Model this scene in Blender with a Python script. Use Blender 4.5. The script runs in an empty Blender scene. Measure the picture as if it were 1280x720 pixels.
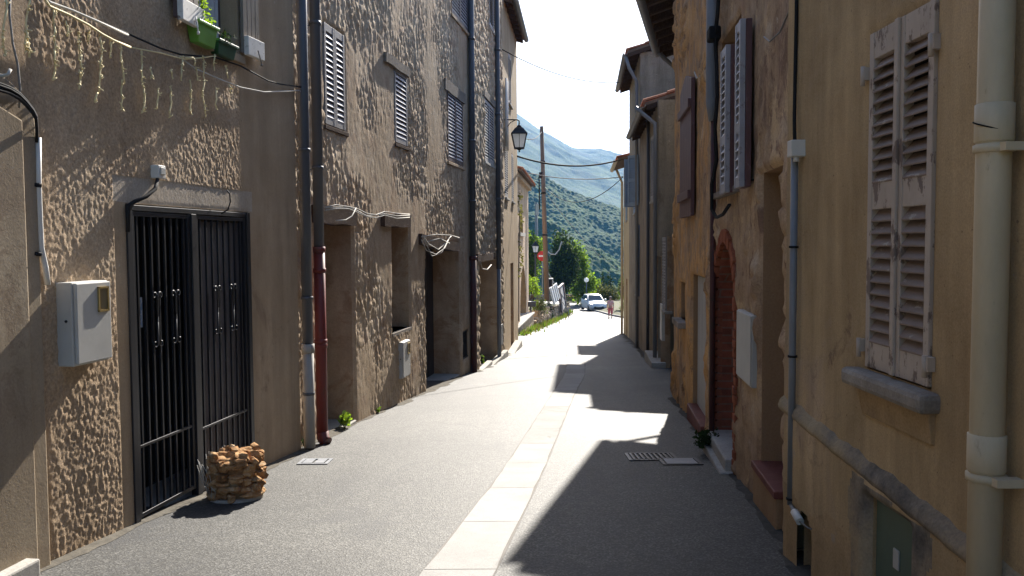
import bpy, math, random
import numpy as np
from mathutils import Vector, Matrix

rng = random.Random(7)
nrng = np.random.default_rng(11)
scene = bpy.context.scene
COL = scene.collection
R = math.radians

# ------------------------------------------------------------------ camera model
F = 1065.0
PITCH = math.atan(57 / 1065)
ROLL = -0.006
fw = Vector((0, math.cos(PITCH), -math.sin(PITCH)))
_r0 = Vector((1, 0, 0)); _u0 = Vector((0, math.sin(PITCH), math.cos(PITCH)))
rt = _r0 * math.cos(ROLL) + _u0 * math.sin(ROLL)
up = -_r0 * math.sin(ROLL) + _u0 * math.cos(ROLL)

def ray(px, py):
    return (fw * F + rt * (px - 640) - up * (py - 360))

EYE = 1.5
def G(y):                                   # height of the sloping street
    y = max(min(y, 400), -25)
    if y <= 62: return -EYE - 0.065 * y
    if y <= 90: 
        t = y - 62
        return -EYE - 0.065 * 62 - 0.065 * t + 0.0011 * t * t
    return G(90) - 0.01 * (y - 90)

def ground(px, py, dz=0.0):
    d = ray(px, py)
    lo, hi = 1.0, 300.0
    f = lambda y: d.z / d.y * y - G(y) - dz
    for _ in range(60):
        m = (lo + hi) / 2
        if f(m) > 0: lo = m
        else: hi = m
    return Vector((d.x / d.y * lo, lo, d.z / d.y * lo))

def atY(px, py, Y):
    d = ray(px, py); k = Y / d.y
    return Vector((d.x * k, Y, d.z * k))

class Wall:
    def __init__(s, x0, y0, slope, side):
        s.p = Vector((x0, y0, 0)); s.d = Vector((slope, 1, 0)).normalized()
        s.n = Vector((s.d.y, -s.d.x, 0)) if side == 'L' else Vector((-s.d.y, s.d.x, 0))
    def at(s, px, py, o=0.0):
        r = ray(px, py); q = s.p + s.n * o
        k = q.dot(s.n) / r.dot(s.n); h = r * k - q
        return h.dot(s.d), h.z
    def pt(s, a, z, o=0.0):
        return s.p + s.d * a + s.n * o + Vector((0, 0, z))
    def sx(s, px, py=330, o=0.0): return s.at(px, py, o)[0]
    def sY(s, Y): return (Y - s.p.y) / s.d.y
    def g(s, a): return G((s.p + s.d * a).y)

# ------------------------------------------------------------------ numpy noise
def _h(ix, iy, seed):
    v = np.sin(ix * 127.1 + iy * 311.7 + seed * 74.7) * 43758.5453
    return v - np.floor(v)
def vnoise(x, y, seed=0):
    ix = np.floor(x); iy = np.floor(y); fx = x - ix; fy = y - iy
    fx = fx * fx * (3 - 2 * fx); fy = fy * fy * (3 - 2 * fy)
    a = _h(ix, iy, seed); b = _h(ix + 1, iy, seed); c = _h(ix, iy + 1, seed); d = _h(ix + 1, iy + 1, seed)
    return (a * (1 - fx) + b * fx) * (1 - fy) + (c * (1 - fx) + d * fx) * fy
def fbm(x, y, seed=0, oct=4):
    t = 0; a = 0.5
    for k in range(oct):
        t = t + a * vnoise(x, y, seed + k * 3); x = x * 2.03; y = y * 2.03; a *= 0.5
    return t
def cells(x, y, seed=0, jit=0.9):
    ix = np.floor(x); iy = np.floor(y)
    f1 = np.full(x.shape, 9.0); f2 = np.full(x.shape, 9.0); cid = np.zeros(x.shape)
    for dx in (-1, 0, 1):
        for dy in (-1, 0, 1):
            cx = ix + dx; cy = iy + dy
            qx = cx + 0.5 + (_h(cx, cy, seed) - 0.5) * jit; qy = cy + 0.5 + (_h(cx, cy, seed + 9) - 0.5) * jit
            d = np.hypot(x - qx, y - qy)
            m = d < f1
            f2 = np.where(m, f1, np.minimum(f2, d)); cid = np.where(m, _h(cx, cy, seed + 17), cid); f1 = np.where(m, d, f1)
    return f1, f2, cid
def sstep(a, b, x):
    t = np.clip((x - a) / (b - a), 0, 1); return t * t * (3 - 2 * t)

# ------------------------------------------------------------------ materials
def new_mat(name):
    m = bpy.data.materials.new(name); m.use_nodes = True
    nt = m.node_tree; b = nt.nodes['Principled BSDF']
    return m, nt, b
def N(nt, typ, **kw):
    n = nt.nodes.new(typ)
    for k, v in kw.items():
        if k in n.inputs: n.inputs[k].default_value = v
        else: setattr(n, k, v)
    return n
def ramp(nt, fac, stops):
    r = nt.nodes.new('ShaderNodeValToRGB'); e = r.color_ramp.elements
    while len(e) < len(stops): e.new(0.5)
    for i, (p, c) in enumerate(stops):
        e[i].position = p; e[i].color = (c[0], c[1], c[2], 1) if not isinstance(c, (int, float)) else (c, c, c, 1)
    nt.links.new(fac, r.inputs['Fac']); return r.outputs['Color']
def coords(nt, scale=(1, 1, 1), rot=(0, 0, 0)):
    tc = N(nt, 'ShaderNodeTexCoord'); mp = N(nt, 'ShaderNodeMapping')
    mp.inputs['Scale'].default_value = scale; mp.inputs['Rotation'].default_value = rot
    nt.links.new(tc.outputs['Object'], mp.inputs['Vector']); return mp.outputs['Vector']
def noise(nt, vec, scale, detail=6, rough=0.6, dist=0.0):
    n = N(nt, 'ShaderNodeTexNoise'); n.inputs['Scale'].default_value = scale
    n.inputs['Detail'].default_value = detail; n.inputs['Roughness'].default_value = rough; n.inputs['Distortion'].default_value = dist
    nt.links.new(vec, n.inputs['Vector']); return n.outputs['Fac']
def mix(nt, fac, a, b, mode='MIX'):
    m = N(nt, 'ShaderNodeMix', data_type='RGBA', blend_type=mode)
    for s, v in ((0, fac), (6, a), (7, b)):
        if isinstance(v, (int, float)): m.inputs[s].default_value = v
        elif isinstance(v, tuple): m.inputs[s].default_value = (*v, 1) if len(v) == 3 else v
        else: nt.links.new(v, m.inputs[s])
    return m.outputs[2]
def bump(nt, b, h, strength=0.5, dist=0.01):
    n = N(nt, 'ShaderNodeBump'); n.inputs['Strength'].default_value = strength; n.inputs['Distance'].default_value = dist
    nt.links.new(h, n.inputs['Height']); nt.links.new(n.outputs['Normal'], b.inputs['Normal'])

def wallmat(name, stops, big=0.9, streak=0.25, fine=60, fineamt=0.35, bstr=0.6, bdist=0.006, rough=0.9, patch=None, patch2=None, pscale=1.6, stones=0.0, chips=None, cracks=0.0, warm=(1.0, 1.0, 1.0)):
    """plaster / stone: large patches, rain streaks, grain, optional patches of another colour"""
    m, nt, b = new_mat(name)
    v = coords(nt)
    c = ramp(nt, noise(nt, v, big, 9, 0.65, 0.4), stops)
    if patch:
        col, lo, hi = patch
        c = mix(nt, ramp(nt, noise(nt, v, pscale, 10, 0.72, 0.6), [(lo, 0.0), (hi, 1.0)]), c, col)
    if patch2:
        col, lo, hi, sc = patch2
        vo = coords(nt, (1, 1, 0.6)); 
        c = mix(nt, ramp(nt, noise(nt, vo, sc, 12, 0.75, 1.2), [(lo, 0.0), (hi, 1.0)]), c, col)
    if stones:
        nz = N(nt, 'ShaderNodeTexNoise', Scale=6.0, Detail=6.0); nt.links.new(v, nz.inputs['Vector']); vd = mix(nt, 0.2, v, nz.outputs['Color'])
        vo_ = N(nt, 'ShaderNodeTexVoronoi'); vo_.inputs['Scale'].default_value = 5.5; vo_.inputs['Randomness'].default_value = .95; nt.links.new(vd, vo_.inputs['Vector'])
        sv = N(nt, 'ShaderNodeSeparateColor'); nt.links.new(vo_.outputs['Color'], sv.inputs[0])
        msk = N(nt, 'ShaderNodeMath', operation='MULTIPLY'); nt.links.new(ramp(nt, noise(nt, v, 1.3, 8, .7, .5), [(.44, 0.0), (.52, stones)]), msk.inputs[0]); nt.links.new(ramp(nt, vo_.outputs['Distance'], [(.30, 1.0), (.52, .15)]), msk.inputs[1])
        c = mix(nt, msk.outputs[0], c, ramp(nt, sv.outputs[0], [(.1, (.24, .17, .13)), (.4, (.40, .30, .22)), (.65, (.33, .22, .16)), (.9, (.52, .44, .35))]))
    vs = coords(nt, (1, 1, 0.12))
    c = mix(nt, streak, c, ramp(nt, noise(nt, vs, 5, 7, 0.65), [(0.3, 0.45), (0.7, 1.4)]), 'MULTIPLY')
    g = noise(nt, v, fine, 5, 0.7)
    c = mix(nt, fineamt, c, ramp(nt, g, [(0.25, 0.35), (0.75, 1.6)]), 'MULTIPLY')
    if chips:
        c = mix(nt, ramp(nt, noise(nt, v, 2.6, 14, 0.78, .3), [(.635, 0.0), (.645, .85)]), c, chips)
        c = mix(nt, ramp(nt, noise(nt, v, 38, 3, 0.6), [(.70, 0.0), (.73, .7)]), c, (.14, .10, .075))
    if cracks:
        nz = N(nt, 'ShaderNodeTexNoise', Scale=5.0, Detail=12.0); nt.links.new(v, nz.inputs['Vector']); nv = mix(nt, 0.42, v, nz.outputs['Color'])
        ck = N(nt, 'ShaderNodeTexVoronoi', feature='DISTANCE_TO_EDGE'); ck.inputs['Scale'].default_value = .9; nt.links.new(nv, ck.inputs['Vector'])
        mm = N(nt, 'ShaderNodeMath', operation='MULTIPLY'); nt.links.new(ramp(nt, ck.outputs['Distance'], [(0.0, cracks), (.006, 0.0)]), mm.inputs[0]); nt.links.new(ramp(nt, noise(nt, v, .8, 3, .5), [(.45, 0.0), (.55, 1.0)]), mm.inputs[1])
        c = mix(nt, mm.outputs[0], c, (.09, .065, .05))
    if warm != (1.0, 1.0, 1.0): c = mix(nt, 1.0, c, warm, 'MULTIPLY')
    nt.links.new(c, b.inputs['Base Color'])
    b.inputs['Roughness'].default_value = rough
    b.inputs['Specular IOR Level'].default_value = 0.06
    bump(nt, b, mix(nt, 0.5, g, noise(nt, v, fine * 0.3, 6, 0.7)), bstr, bdist)
    return m

def paint(name, col, col2=None, thr=(0.55, 0.62), scale=7, rough=0.5, metal=0.0, var=0.25, stretch=(1, 1, 1), bstr=0.2, spec=0.4):
    """painted / bare surface with wear showing col2 and a bit of dirt"""
    m, nt, b = new_mat(name)
    v = coords(nt, stretch)
    c = mix(nt, var, (*col, 1), ramp(nt, noise(nt, v, scale * 0.6, 8, 0.7), [(0.3, 0.4), (0.7, 1.5)]), 'MULTIPLY')
    h = noise(nt, v, scale, 10, 0.72)
    if col2:
        c = mix(nt, ramp(nt, h, [(thr[0], 0.0), (thr[1], 1.0)]), c, col2)
    nt.links.new(c, b.inputs['Base Color'])
    b.inputs['Roughness'].default_value = rough; b.inputs['Metallic'].default_value = metal
    b.inputs['Specular IOR Level'].default_value = spec
    bump(nt, b, noise(nt, v, scale * 6, 6, 0.7), bstr, 0.003)
    return m

def leafmat(name, c1, c2, trans=0.35):
    m, nt, b = new_mat(name)
    v = coords(nt)
    c = ramp(nt, noise(nt, v, 2.2, 6, 0.7), [(0.3, c1), (0.7, c2)])
    c = mix(nt, 0.5, c, ramp(nt, noise(nt, v, 14, 3, 0.6), [(0.3, 0.5), (0.7, 1.5)]), 'MULTIPLY')
    nt.links.new(c, b.inputs['Base Color']); b.inputs['Roughness'].default_value = 0.75
    b.inputs['Specular IOR Level'].default_value = 0.12
    t = N(nt, 'ShaderNodeBsdfTranslucent'); nt.links.new(mix(nt, 1.0, c, (1.5, 1.6, 0.7), 'MULTIPLY'), t.inputs['Color'])
    ms = N(nt, 'ShaderNodeMixShader'); ms.inputs[0].default_value = trans
    nt.links.new(b.outputs[0], ms.inputs[1]); nt.links.new(t.outputs[0], ms.inputs[2])
    nt.links.new(ms.outputs[0], nt.nodes['Material Output'].inputs['Surface'])
    return m

def brickmat(name):
    m, nt, b = new_mat(name)
    tc = N(nt, 'ShaderNodeTexCoord'); sp = N(nt, 'ShaderNodeSeparateXYZ'); cb = N(nt, 'ShaderNodeCombineXYZ'); ad = N(nt, 'ShaderNodeMath', operation='ADD')
    nt.links.new(tc.outputs['Object'], sp.inputs[0]); nt.links.new(sp.outputs[0], ad.inputs[0]); nt.links.new(sp.outputs[1], ad.inputs[1])
    nt.links.new(ad.outputs[0], cb.inputs[0]); nt.links.new(sp.outputs[2], cb.inputs[1])
    br = N(nt, 'ShaderNodeTexBrick'); br.inputs['Scale'].default_value = 1.0
    br.inputs['Brick Width'].default_value = 0.24; br.inputs['Row Height'].default_value = 0.075; br.inputs['Mortar Size'].default_value = 0.008
    br.inputs['Color1'].default_value = (0.30, 0.085, 0.045, 1); br.inputs['Color2'].default_value = (0.20, 0.06, 0.035, 1); br.inputs['Mortar'].default_value = (0.22, 0.13, 0.09, 1)
    nt.links.new(cb.outputs[0], br.inputs['Vector'])
    v = coords(nt)
    c = mix(nt, 0.6, br.outputs['Color'], ramp(nt, noise(nt, v, 9, 8, 0.7), [(0.3, 0.5), (0.7, 1.5)]), 'MULTIPLY')
    nt.links.new(c, b.inputs['Base Color']); b.inputs['Roughness'].default_value = 0.9
    bump(nt, b, br.outputs['Fac'], -0.6, 0.008)
    return m

M = {}
M['rough_brown'] = wallmat('rough_brown', [(0.3, (0.33, 0.245, 0.165)), (0.5, (0.42, 0.32, 0.225)), (0.72, (0.50, 0.405, 0.30))], fine=55, fineamt=0.65, patch2=((0.25, 0.185, 0.13), 0.60, 0.70, 1.1), bstr=1.0, bdist=0.012, warm=(1.01, .985, .945))
M['smooth_brown'] = wallmat('smooth_brown', [(0.3, (0.32, 0.24, 0.16)), (0.6, (0.42, 0.33, 0.235)), (0.8, (0.47, 0.39, 0.29))], streak=.4, patch2=((0.27, 0.20, 0.14), 0.58, 0.70, 1.3), fine=110, fineamt=0.3, bstr=0.35, chips=(.46, .40, .33), cracks=.3, warm=(1.01, .985, .945))
M['pale_plaster'] = wallmat('pale_plaster', [(0.3, (0.28, 0.22, 0.155)), (0.6, (0.36, 0.295, 0.215)), (0.8, (0.42, 0.36, 0.28))], fine=70, fineamt=0.25, patch=((0.27, 0.21, 0.15), 0.55, 0.62), bstr=0.5, pscale=3, chips=(.46, .42, .36), cracks=.3)
M['white_plaster'] = wallmat('white_plaster', [(0.3, (0.34, 0.285, 0.225)), (0.7, (0.49, 0.43, 0.36))], fine=60, fineamt=0.4, bstr=0.8)
M['stone_mortar'] = wallmat('stone_mortar', [(0.28, (0.33, 0.245, 0.165)), (0.5, (0.46, 0.37, 0.27)), (0.75, (0.57, 0.49, 0.385))], big=1.3, fine=45, fineamt=0.4, patch=((0.43, 0.325, 0.23), 0.5, 0.58), patch2=((0.33, 0.21, 0.14), 0.63, 0.69, 3.0), stones=.5, bstr=0.8, warm=(1.01, .985, .95))
M['rubble'] = wallmat('rubble', [(0.3, (0.27, 0.21, 0.16)), (0.5, (0.41, 0.34, 0.27)), (0.72, (0.53, 0.46, 0.38))], big=3.0, fine=40, fineamt=0.5, bstr=0.8, warm=(1.03, .98, .88))
M['jamb'] = wallmat('jamb', [(0.3, (0.34, 0.26, 0.19)), (0.7, (0.50, 0.41, 0.32))], big=2.2, fine=50, fineamt=0.3, patch=((0.34, 0.24, 0.165), 0.5, 0.56), warm=(1.05, .97, .84), chips=(.50, .44, .36))
M['ochre_left'] = wallmat('ochre_left', [(0.3, (0.33, 0.24, 0.15)), (0.7, (0.48, 0.38, 0.26))], fine=40, fineamt=0.3)
M['ochre_render'] = wallmat('ochre_render', [(0.3, (0.34, 0.255, 0.155)), (0.5, (0.43, 0.335, 0.21)), (0.7, (0.50, 0.385, 0.25))], big=0.9, fine=130, fineamt=0.38, streak=0.5, bstr=0.55, patch=((0.40, 0.32, 0.245), 0.52, 0.66), pscale=0.8, patch2=((0.20, 0.145, 0.11), 0.615, 0.70, 1.7), chips=(.42, .36, .30), cracks=.3, warm=(1.06, .985, .90))
M['ochre_dirty'] = wallmat('ochre_dirty', [(0.3, (0.27, 0.20, 0.125)), (0.5, (0.39, 0.29, 0.175)), (0.72, (0.47, 0.36, 0.23))], big=1.8, fine=90, fineamt=0.4, streak=0.4, bstr=0.6, patch2=((0.17, 0.13, 0.105), 0.58, 0.66, 2.2), chips=(.36, .31, .26), cracks=.3, warm=(1.06, .985, .90))
M['worn_tan'] = wallmat('worn_tan', [(0.32, (0.26, 0.18, 0.125)), (0.5, (0.42, 0.31, 0.21)), (0.66, (0.52, 0.41, 0.30))], big=1.8, fine=55, fineamt=0.45, streak=0.4, patch=((0.54, 0.41, 0.26), 0.53, 0.57), patch2=((0.22, 0.15, 0.115), 0.54, 0.60, 3.5), stones=.75, bstr=0.8, chips=(.52, .44, .35), cracks=.3, warm=(1.05, .985, .92))
M['orange_ochre'] = wallmat('orange_ochre', [(0.30, (0.38, 0.235, 0.115)), (0.5, (0.54, 0.345, 0.165)), (0.70, (0.60, 0.43, 0.25))], big=1.7, fine=50, fineamt=0.45, streak=0.35, patch=((0.37, 0.28, 0.20), 0.48, 0.55), patch2=((0.23, 0.165, 0.125), 0.545, 0.60, 4.0), stones=.55, bstr=0.8, chips=(.46, .36, .27), cracks=.3, warm=(1.07, .975, .88))
M['brown_panel'] = wallmat('brown_panel', [(0.3, (0.30, 0.205, 0.13)), (0.7, (0.38, 0.27, 0.18))], fine=70, fineamt=0.25, chips=(.40, .33, .26), warm=(1.05, .97, .86))
M['grey_render'] = wallmat('grey_render', [(0.3, (0.18, 0.155, 0.125)), (0.5, (0.27, 0.235, 0.19)), (0.7, (0.34, 0.30, 0.245))], big=1.1, fine=50, fineamt=0.4, streak=0.6, patch=((0.28, 0.245, 0.21), 0.54, 0.60), patch2=((0.20, 0.165, 0.13), 0.58, 0.66, 1.2), chips=(.42, .38, .33), cracks=.3, warm=(1.03, .99, .92))
M['pale_grey'] = wallmat('pale_grey', [(0.3, (0.38, 0.37, 0.36)), (0.7, (0.48, 0.47, 0.46))], fine=50, fineamt=0.2)
M['cream_render'] = wallmat('cream_render', [(0.3, (0.46, 0.36, 0.21)), (0.7, (0.58, 0.48, 0.31))], fine=40, fineamt=0.25)
M['pinkish'] = wallmat('pinkish', [(0.3, (0.42, 0.31, 0.22)), (0.7, (0.55, 0.43, 0.32))], fine=40, fineamt=0.25)
M['concrete'] = wallmat('concrete', [(0.3, (0.34, 0.32, 0.29)), (0.7, (0.46, 0.44, 0.40))], fine=60, fineamt=0.35)
M['ledge'] = wallmat('ledge', [(0.34, (0.11, 0.10, 0.09)), (0.46, (0.25, 0.21, 0.165)), (0.6, (0.37, 0.29, 0.19))], big=2.2, fine=80, fineamt=0.4)
M['sillstone'] = wallmat('sillstone', [(0.3, (0.16, 0.14, 0.12)), (0.6, (0.30, 0.265, 0.23)), (0.8, (0.40, 0.36, 0.31))], big=3, fine=80, fineamt=0.4)
M['brick'] = brickmat('brick')
M['brick_edge'] = wallmat('brick_edge', [(0.3, (0.22, 0.07, 0.04)), (0.7, (0.36, 0.13, 0.075))], big=6, fine=60)
M['red_tile'] = wallmat('red_tile', [(0.3, (0.14, 0.05, 0.045)), (0.7, (0.22, 0.085, 0.07))], big=3, fine=60, rough=0.55)
M['roof_tile'] = wallmat('roof_tile', [(0.3, (0.30, 0.11, 0.06)), (0.6, (0.44, 0.19, 0.11)), (0.8, (0.42, 0.27, 0.19))], big=5, fine=30, fineamt=0.3)
M['roof_wood'] = wallmat('roof_wood', [(0.3, (0.13, 0.095, 0.075)), (0.7, (0.24, 0.18, 0.14))], big=4, fine=30)
M['old_wood'] = paint('old_wood', (0.075, 0.05, 0.04), (0.13, 0.095, 0.075), (0.52, 0.64), 6, 0.9, stretch=(6, 1, 6), bstr=0.8, spec=0.04)
M['grey_wood'] = paint('grey_wood', (0.24, 0.21, 0.18), (0.11, 0.09, 0.075), (0.52, 0.62), 9, 0.9, stretch=(4, 4, 0.4), bstr=0.8, spec=0.05)
M['white_wood'] = paint('white_wood', (0.66, 0.64, 0.60), (0.22, 0.19, 0.17), (0.58, 0.62), 16, 0.7, bstr=0.5)
M['peel_paint'] = paint('peel_paint', (0.47, 0.39, 0.325), (0.20, 0.15, 0.125), (0.545, 0.575), 11, 0.65, stretch=(1, 1, 0.5), bstr=0.5)
M['peel_slat'] = paint('peel_slat', (0.25, 0.19, 0.16), (0.42, 0.36, 0.30), (0.60, 0.64), 20, 0.75, stretch=(1, 0.35, 1), bstr=0.5)
M['shutter_grey'] = paint('shutter_grey', (0.29, 0.27, 0.26), (0.14, 0.12, 0.11), (0.58, 0.64), 9, 0.6)
M['shutter_dark'] = paint('shutter_dark', (0.10, 0.065, 0.06), (0.18, 0.13, 0.11), (0.57, 0.64), 9, 0.6)
M['shutter_plum'] = paint('shutter_plum', (0.115, 0.055, 0.055), (0.19, 0.12, 0.11), (0.58, 0.66), 8, 0.6)
M['shutter_lilac'] = paint('shutter_lilac', (0.34, 0.33, 0.36), (0.20, 0.17, 0.16), (0.60, 0.66), 10, 0.5)
M['shutter_blue'] = paint('shutter_blue', (0.26, 0.35, 0.47), (0.20, 0.22, 0.25), (0.60, 0.68), 8, 0.6)
M['pale_shutter'] = paint('pale_shutter', (0.36, 0.34, 0.33), (0.24, 0.21, 0.19), (0.58, 0.66), 8, 0.7)
M['iron'] = paint('iron', (0.022, 0.022, 0.026), (0.05, 0.045, 0.045), (0.6, 0.75), 12, 0.45, 0.3)
M['iron_panel'] = paint('iron_panel', (0.13, 0.12, 0.125), (0.08, 0.07, 0.07), (0.5, 0.7), 3, 0.6)
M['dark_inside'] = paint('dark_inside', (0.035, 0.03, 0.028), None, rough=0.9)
M['door_dark'] = paint('door_dark', (0.035, 0.028, 0.024), (0.07, 0.055, 0.045), (0.5, 0.7), 6, 0.6)
M['door_pale'] = paint('door_pale', (0.40, 0.37, 0.33), (0.30, 0.27, 0.23), (0.5, 0.7), 5, 0.7)
M['pipe_slate'] = paint('pipe_slate', (0.085, 0.09, 0.105), (0.13, 0.13, 0.14), (0.55, 0.75), 5, 0.45, 0.0, stretch=(1, 1, 0.3))
M['pipe_grey'] = paint('pipe_grey', (0.20, 0.21, 0.23), (0.27, 0.27, 0.28), (0.5, 0.7), 5, 0.5, 0.0, stretch=(1, 1, 0.3))
M['pipe_pale'] = paint('pipe_pale', (0.36, 0.34, 0.31), (0.22, 0.19, 0.16), (0.58, 0.7), 7, 0.7, stretch=(1, 1, 0.3))
M['pipe_red'] = paint('pipe_red', (0.16, 0.028, 0.024), (0.10, 0.035, 0.03), (0.52, 0.62), 6, 0.5, stretch=(1, 1, 0.4))
M['pipe_maroon'] = paint('pipe_maroon', (0.085, 0.03, 0.03), (0.06, 0.035, 0.03), (0.52, 0.62), 6, 0.6)
M['pipe_cream'] = paint('pipe_cream', (0.56, 0.47, 0.33), (0.36, 0.29, 0.20), (0.63, 0.70), 9, 0.6, stretch=(1, 1, 0.35))
M['white_plastic'] = paint('white_plastic', (0.62, 0.60, 0.56), None, rough=0.5, var=0.2, scale=4)
M['grey_plastic'] = paint('grey_plastic', (0.46, 0.45, 0.42), None, rough=0.55, var=0.2, scale=4)
M['brass'] = paint('brass', (0.45, 0.33, 0.13), None, rough=0.4, metal=0.7)
M['amber_glass'] = paint('amber_glass', (0.20, 0.16, 0.09), None, rough=0.2)
M['green_metal'] = paint('green_metal', (0.095, 0.135, 0.10), (0.075, 0.10, 0.08), (0.5, 0.7), 3, 0.55)
M['cable_black'] = paint('cable_black', (0.02, 0.02, 0.022), None, rough=0.8, spec=0.1)
M['cable_white'] = paint('cable_white', (0.50, 0.48, 0.44), None, rough=0.8, spec=.08)
M['cable_grey'] = paint('cable_grey', (0.20, 0.19, 0.18), None, rough=0.6)
M['icicle'] = paint('icicle', (0.75, 0.64, 0.38), None, rough=0.7, spec=.1)
M['green_pot'] = paint('green_pot', (0.13, 0.30, 0.045), None, rough=0.4)
M['darkgreen_pot'] = paint('darkgreen_pot', (0.02, 0.07, 0.035), None, rough=0.4)
M['terracotta'] = paint('terracotta', (0.45, 0.20, 0.07), None, rough=0.8)
M['curtain'] = paint('curtain', (0.46, 0.45, 0.47), None, rough=0.9)
M['notice'] = paint('notice', (0.45, 0.50, 0.58), (0.20, 0.30, 0.45), (0.5, 0.55), 14, 0.6)
M['rock'] = wallmat('rock', [(0.34, (0.17, 0.10, 0.055)), (0.46, (0.34, 0.18, 0.08)), (0.55, (0.42, 0.26, 0.13)), (0.68, (0.46, 0.37, 0.26))], big=11, fine=60, fineamt=0.4, bstr=0.7)
def frost(name, col, t=.6):
    m, nt, b = new_mat(name); b.inputs['Base Color'].default_value = (*col, 1); b.inputs['Roughness'].default_value = .4
    tr = N(nt, 'ShaderNodeBsdfTranslucent'); tr.inputs['Color'].default_value = (*col, 1); ms = N(nt, 'ShaderNodeMixShader'); ms.inputs[0].default_value = t
    nt.links.new(b.outputs[0], ms.inputs[1]); nt.links.new(tr.outputs[0], ms.inputs[2]); nt.links.new(ms.outputs[0], nt.nodes['Material Output'].inputs['Surface']); return m
M['lamp_glass'] = frost('lamp_glass', (.78, .80, .82))
M['pole_wood'] = paint('pole_wood', (0.165, 0.115, 0.085), (0.26, 0.20, 0.155), (0.5, 0.7), 7, 0.85, stretch=(1, 1, 0.15))
M['grey_pole'] = paint('grey_pole', (0.26, 0.26, 0.25), None, rough=0.8)
M['sign_red'] = paint('sign_red', (0.55, 0.03, 0.03), None, rough=0.4, var=0.1)
M['sign_white'] = paint('sign_white', (0.8, 0.8, 0.8), None, rough=0.4, var=0.1)
M['car_paint'] = paint('car_paint', (0.66, 0.67, 0.67), None, rough=0.3, metal=0.0, var=0.05, spec=0.6)
M['car_glass'] = paint('car_glass', (0.03, 0.045, 0.055), None, rough=0.05, var=0.0, spec=0.8)
M['rubber'] = paint('rubber', (0.02, 0.02, 0.02), None, rough=0.8)
M['chrome'] = paint('chrome', (0.5, 0.5, 0.52), None, rough=0.25, metal=0.8)
M['skin'] = paint('skin', (0.50, 0.30, 0.21), None, rough=0.5, var=0.05)
M['hair'] = paint('hair', (0.16, 0.11, 0.08), None, rough=0.7)
M['pink_cloth'] = paint('pink_cloth', (0.66, 0.33, 0.30), (0.72, 0.60, 0.55), (0.5, 0.56), 9, 0.9)
M['coral_cloth'] = paint('coral_cloth', (0.68, 0.16, 0.17), None, rough=0.9)
M['board_white'] = paint('board_white', (0.42, 0.43, 0.44), (0.42, 0.42, 0.42), (0.5, 0.7), 3, 0.6)
M['wood_brown'] = paint('wood_brown', (0.28, 0.18, 0.115), (0.20, 0.13, 0.09), (0.5, 0.6), 5, 0.8, stretch=(1, 1, 0.2))
M['leaf_bright'] = leafmat('leaf_bright', (0.12, 0.19, 0.025), (0.20, 0.27, 0.045), 0.55)
M['leaf_mid'] = leafmat('leaf_mid', (0.06, 0.105, 0.02), (0.11, 0.155, 0.035), 0.45)
M['leaf_dark'] = leafmat('leaf_dark', (0.018, 0.034, 0.014), (0.035, 0.06, 0.02), 0.2)
M['leaf_dry'] = leafmat('leaf_dry', (0.10, 0.085, 0.045), (0.14, 0.13, 0.06), 0.35)
M['leaf_yellow'] = leafmat('leaf_yellow', (0.28, 0.24, 0.03), (0.36, 0.33, 0.05), 0.45)
M['leaf_white'] = leafmat('leaf_white', (0.5, 0.45, 0.45), (0.65, 0.62, 0.62), 0.3)
M['bark'] = paint('bark', (0.11, 0.085, 0.06), (0.06, 0.045, 0.035), (0.45, 0.6), 6, 0.95, stretch=(1, 1, 0.3))

# road
def roadmat():
    m, nt, b = new_mat('asphalt')
    v = coords(nt)
    big = ramp(nt, noise(nt, v, 0.35, 8, 0.6, 0.3), [(0.3, (0.045, 0.044, 0.042)), (0.55, (0.070, 0.068, 0.063)), (0.75, (0.10, 0.096, 0.087))])
    sp = N(nt, 'ShaderNodeTexVoronoi'); sp.inputs['Scale'].default_value = 95; nt.links.new(v, sp.inputs['Vector'])
    c = mix(nt, 0.8, big, ramp(nt, sp.outputs['Color'], [(0.25, 0.45), (0.6, 1.0), (0.95, 2.4)]), 'MULTIPLY')
    # wheel tracks and dust along the street
    vs = coords(nt, (1.0, 0.06, 1.0))
    c = mix(nt, 0.35, c, ramp(nt, noise(nt, vs, 2.2, 6, 0.6), [(0.3, 0.6), (0.7, 1.5)]), 'MULTIPLY')
    # darker repaired patches
    c = mix(nt, ramp(nt, noise(nt, v, 0.55, 10, 0.75, 1.5), [(0.56, 0.0), (0.60, 0.45)]), c, (0.036, 0.036, 0.039))
    # fine cracks
    cr = N(nt, 'ShaderNodeTexVoronoi', feature='DISTANCE_TO_EDGE'); cr.inputs['Scale'].default_value = 0.75
    nz = N(nt, 'ShaderNodeTexNoise', Scale=4.0, Detail=10.0); nt.links.new(v, nz.inputs['Vector']); nv = mix(nt, 0.35, v, nz.outputs['Color'])
    nt.links.new(nv, cr.inputs['Vector'])
    c = mix(nt, ramp(nt, cr.outputs['Distance'], [(0.0, 0.5), (0.010, 0.0)]), c, (0.03, 0.03, 0.03))
    nt.links.new(c, b.inputs['Base Color'])
    b.inputs['Roughness'].default_value = 0.66
    b.inputs['Specular IOR Level'].default_value = 0.3
    bump(nt, b, mix(nt, 0.5, sp.outputs['Distance'], noise(nt, v, 60, 4, 0.7)), 0.55, 0.006)
    return m
M['asphalt'] = roadmat()
M['strip'] = wallmat('strip', [(0.3, (0.275, 0.268, 0.255)), (0.7, (0.37, 0.36, 0.345))], big=1.5, fine=120, fineamt=0.35, streak=0.1, patch2=((0.15, 0.14, 0.13), 0.60, 0.68, 1.3), bstr=0.3, rough=0.7)
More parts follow.
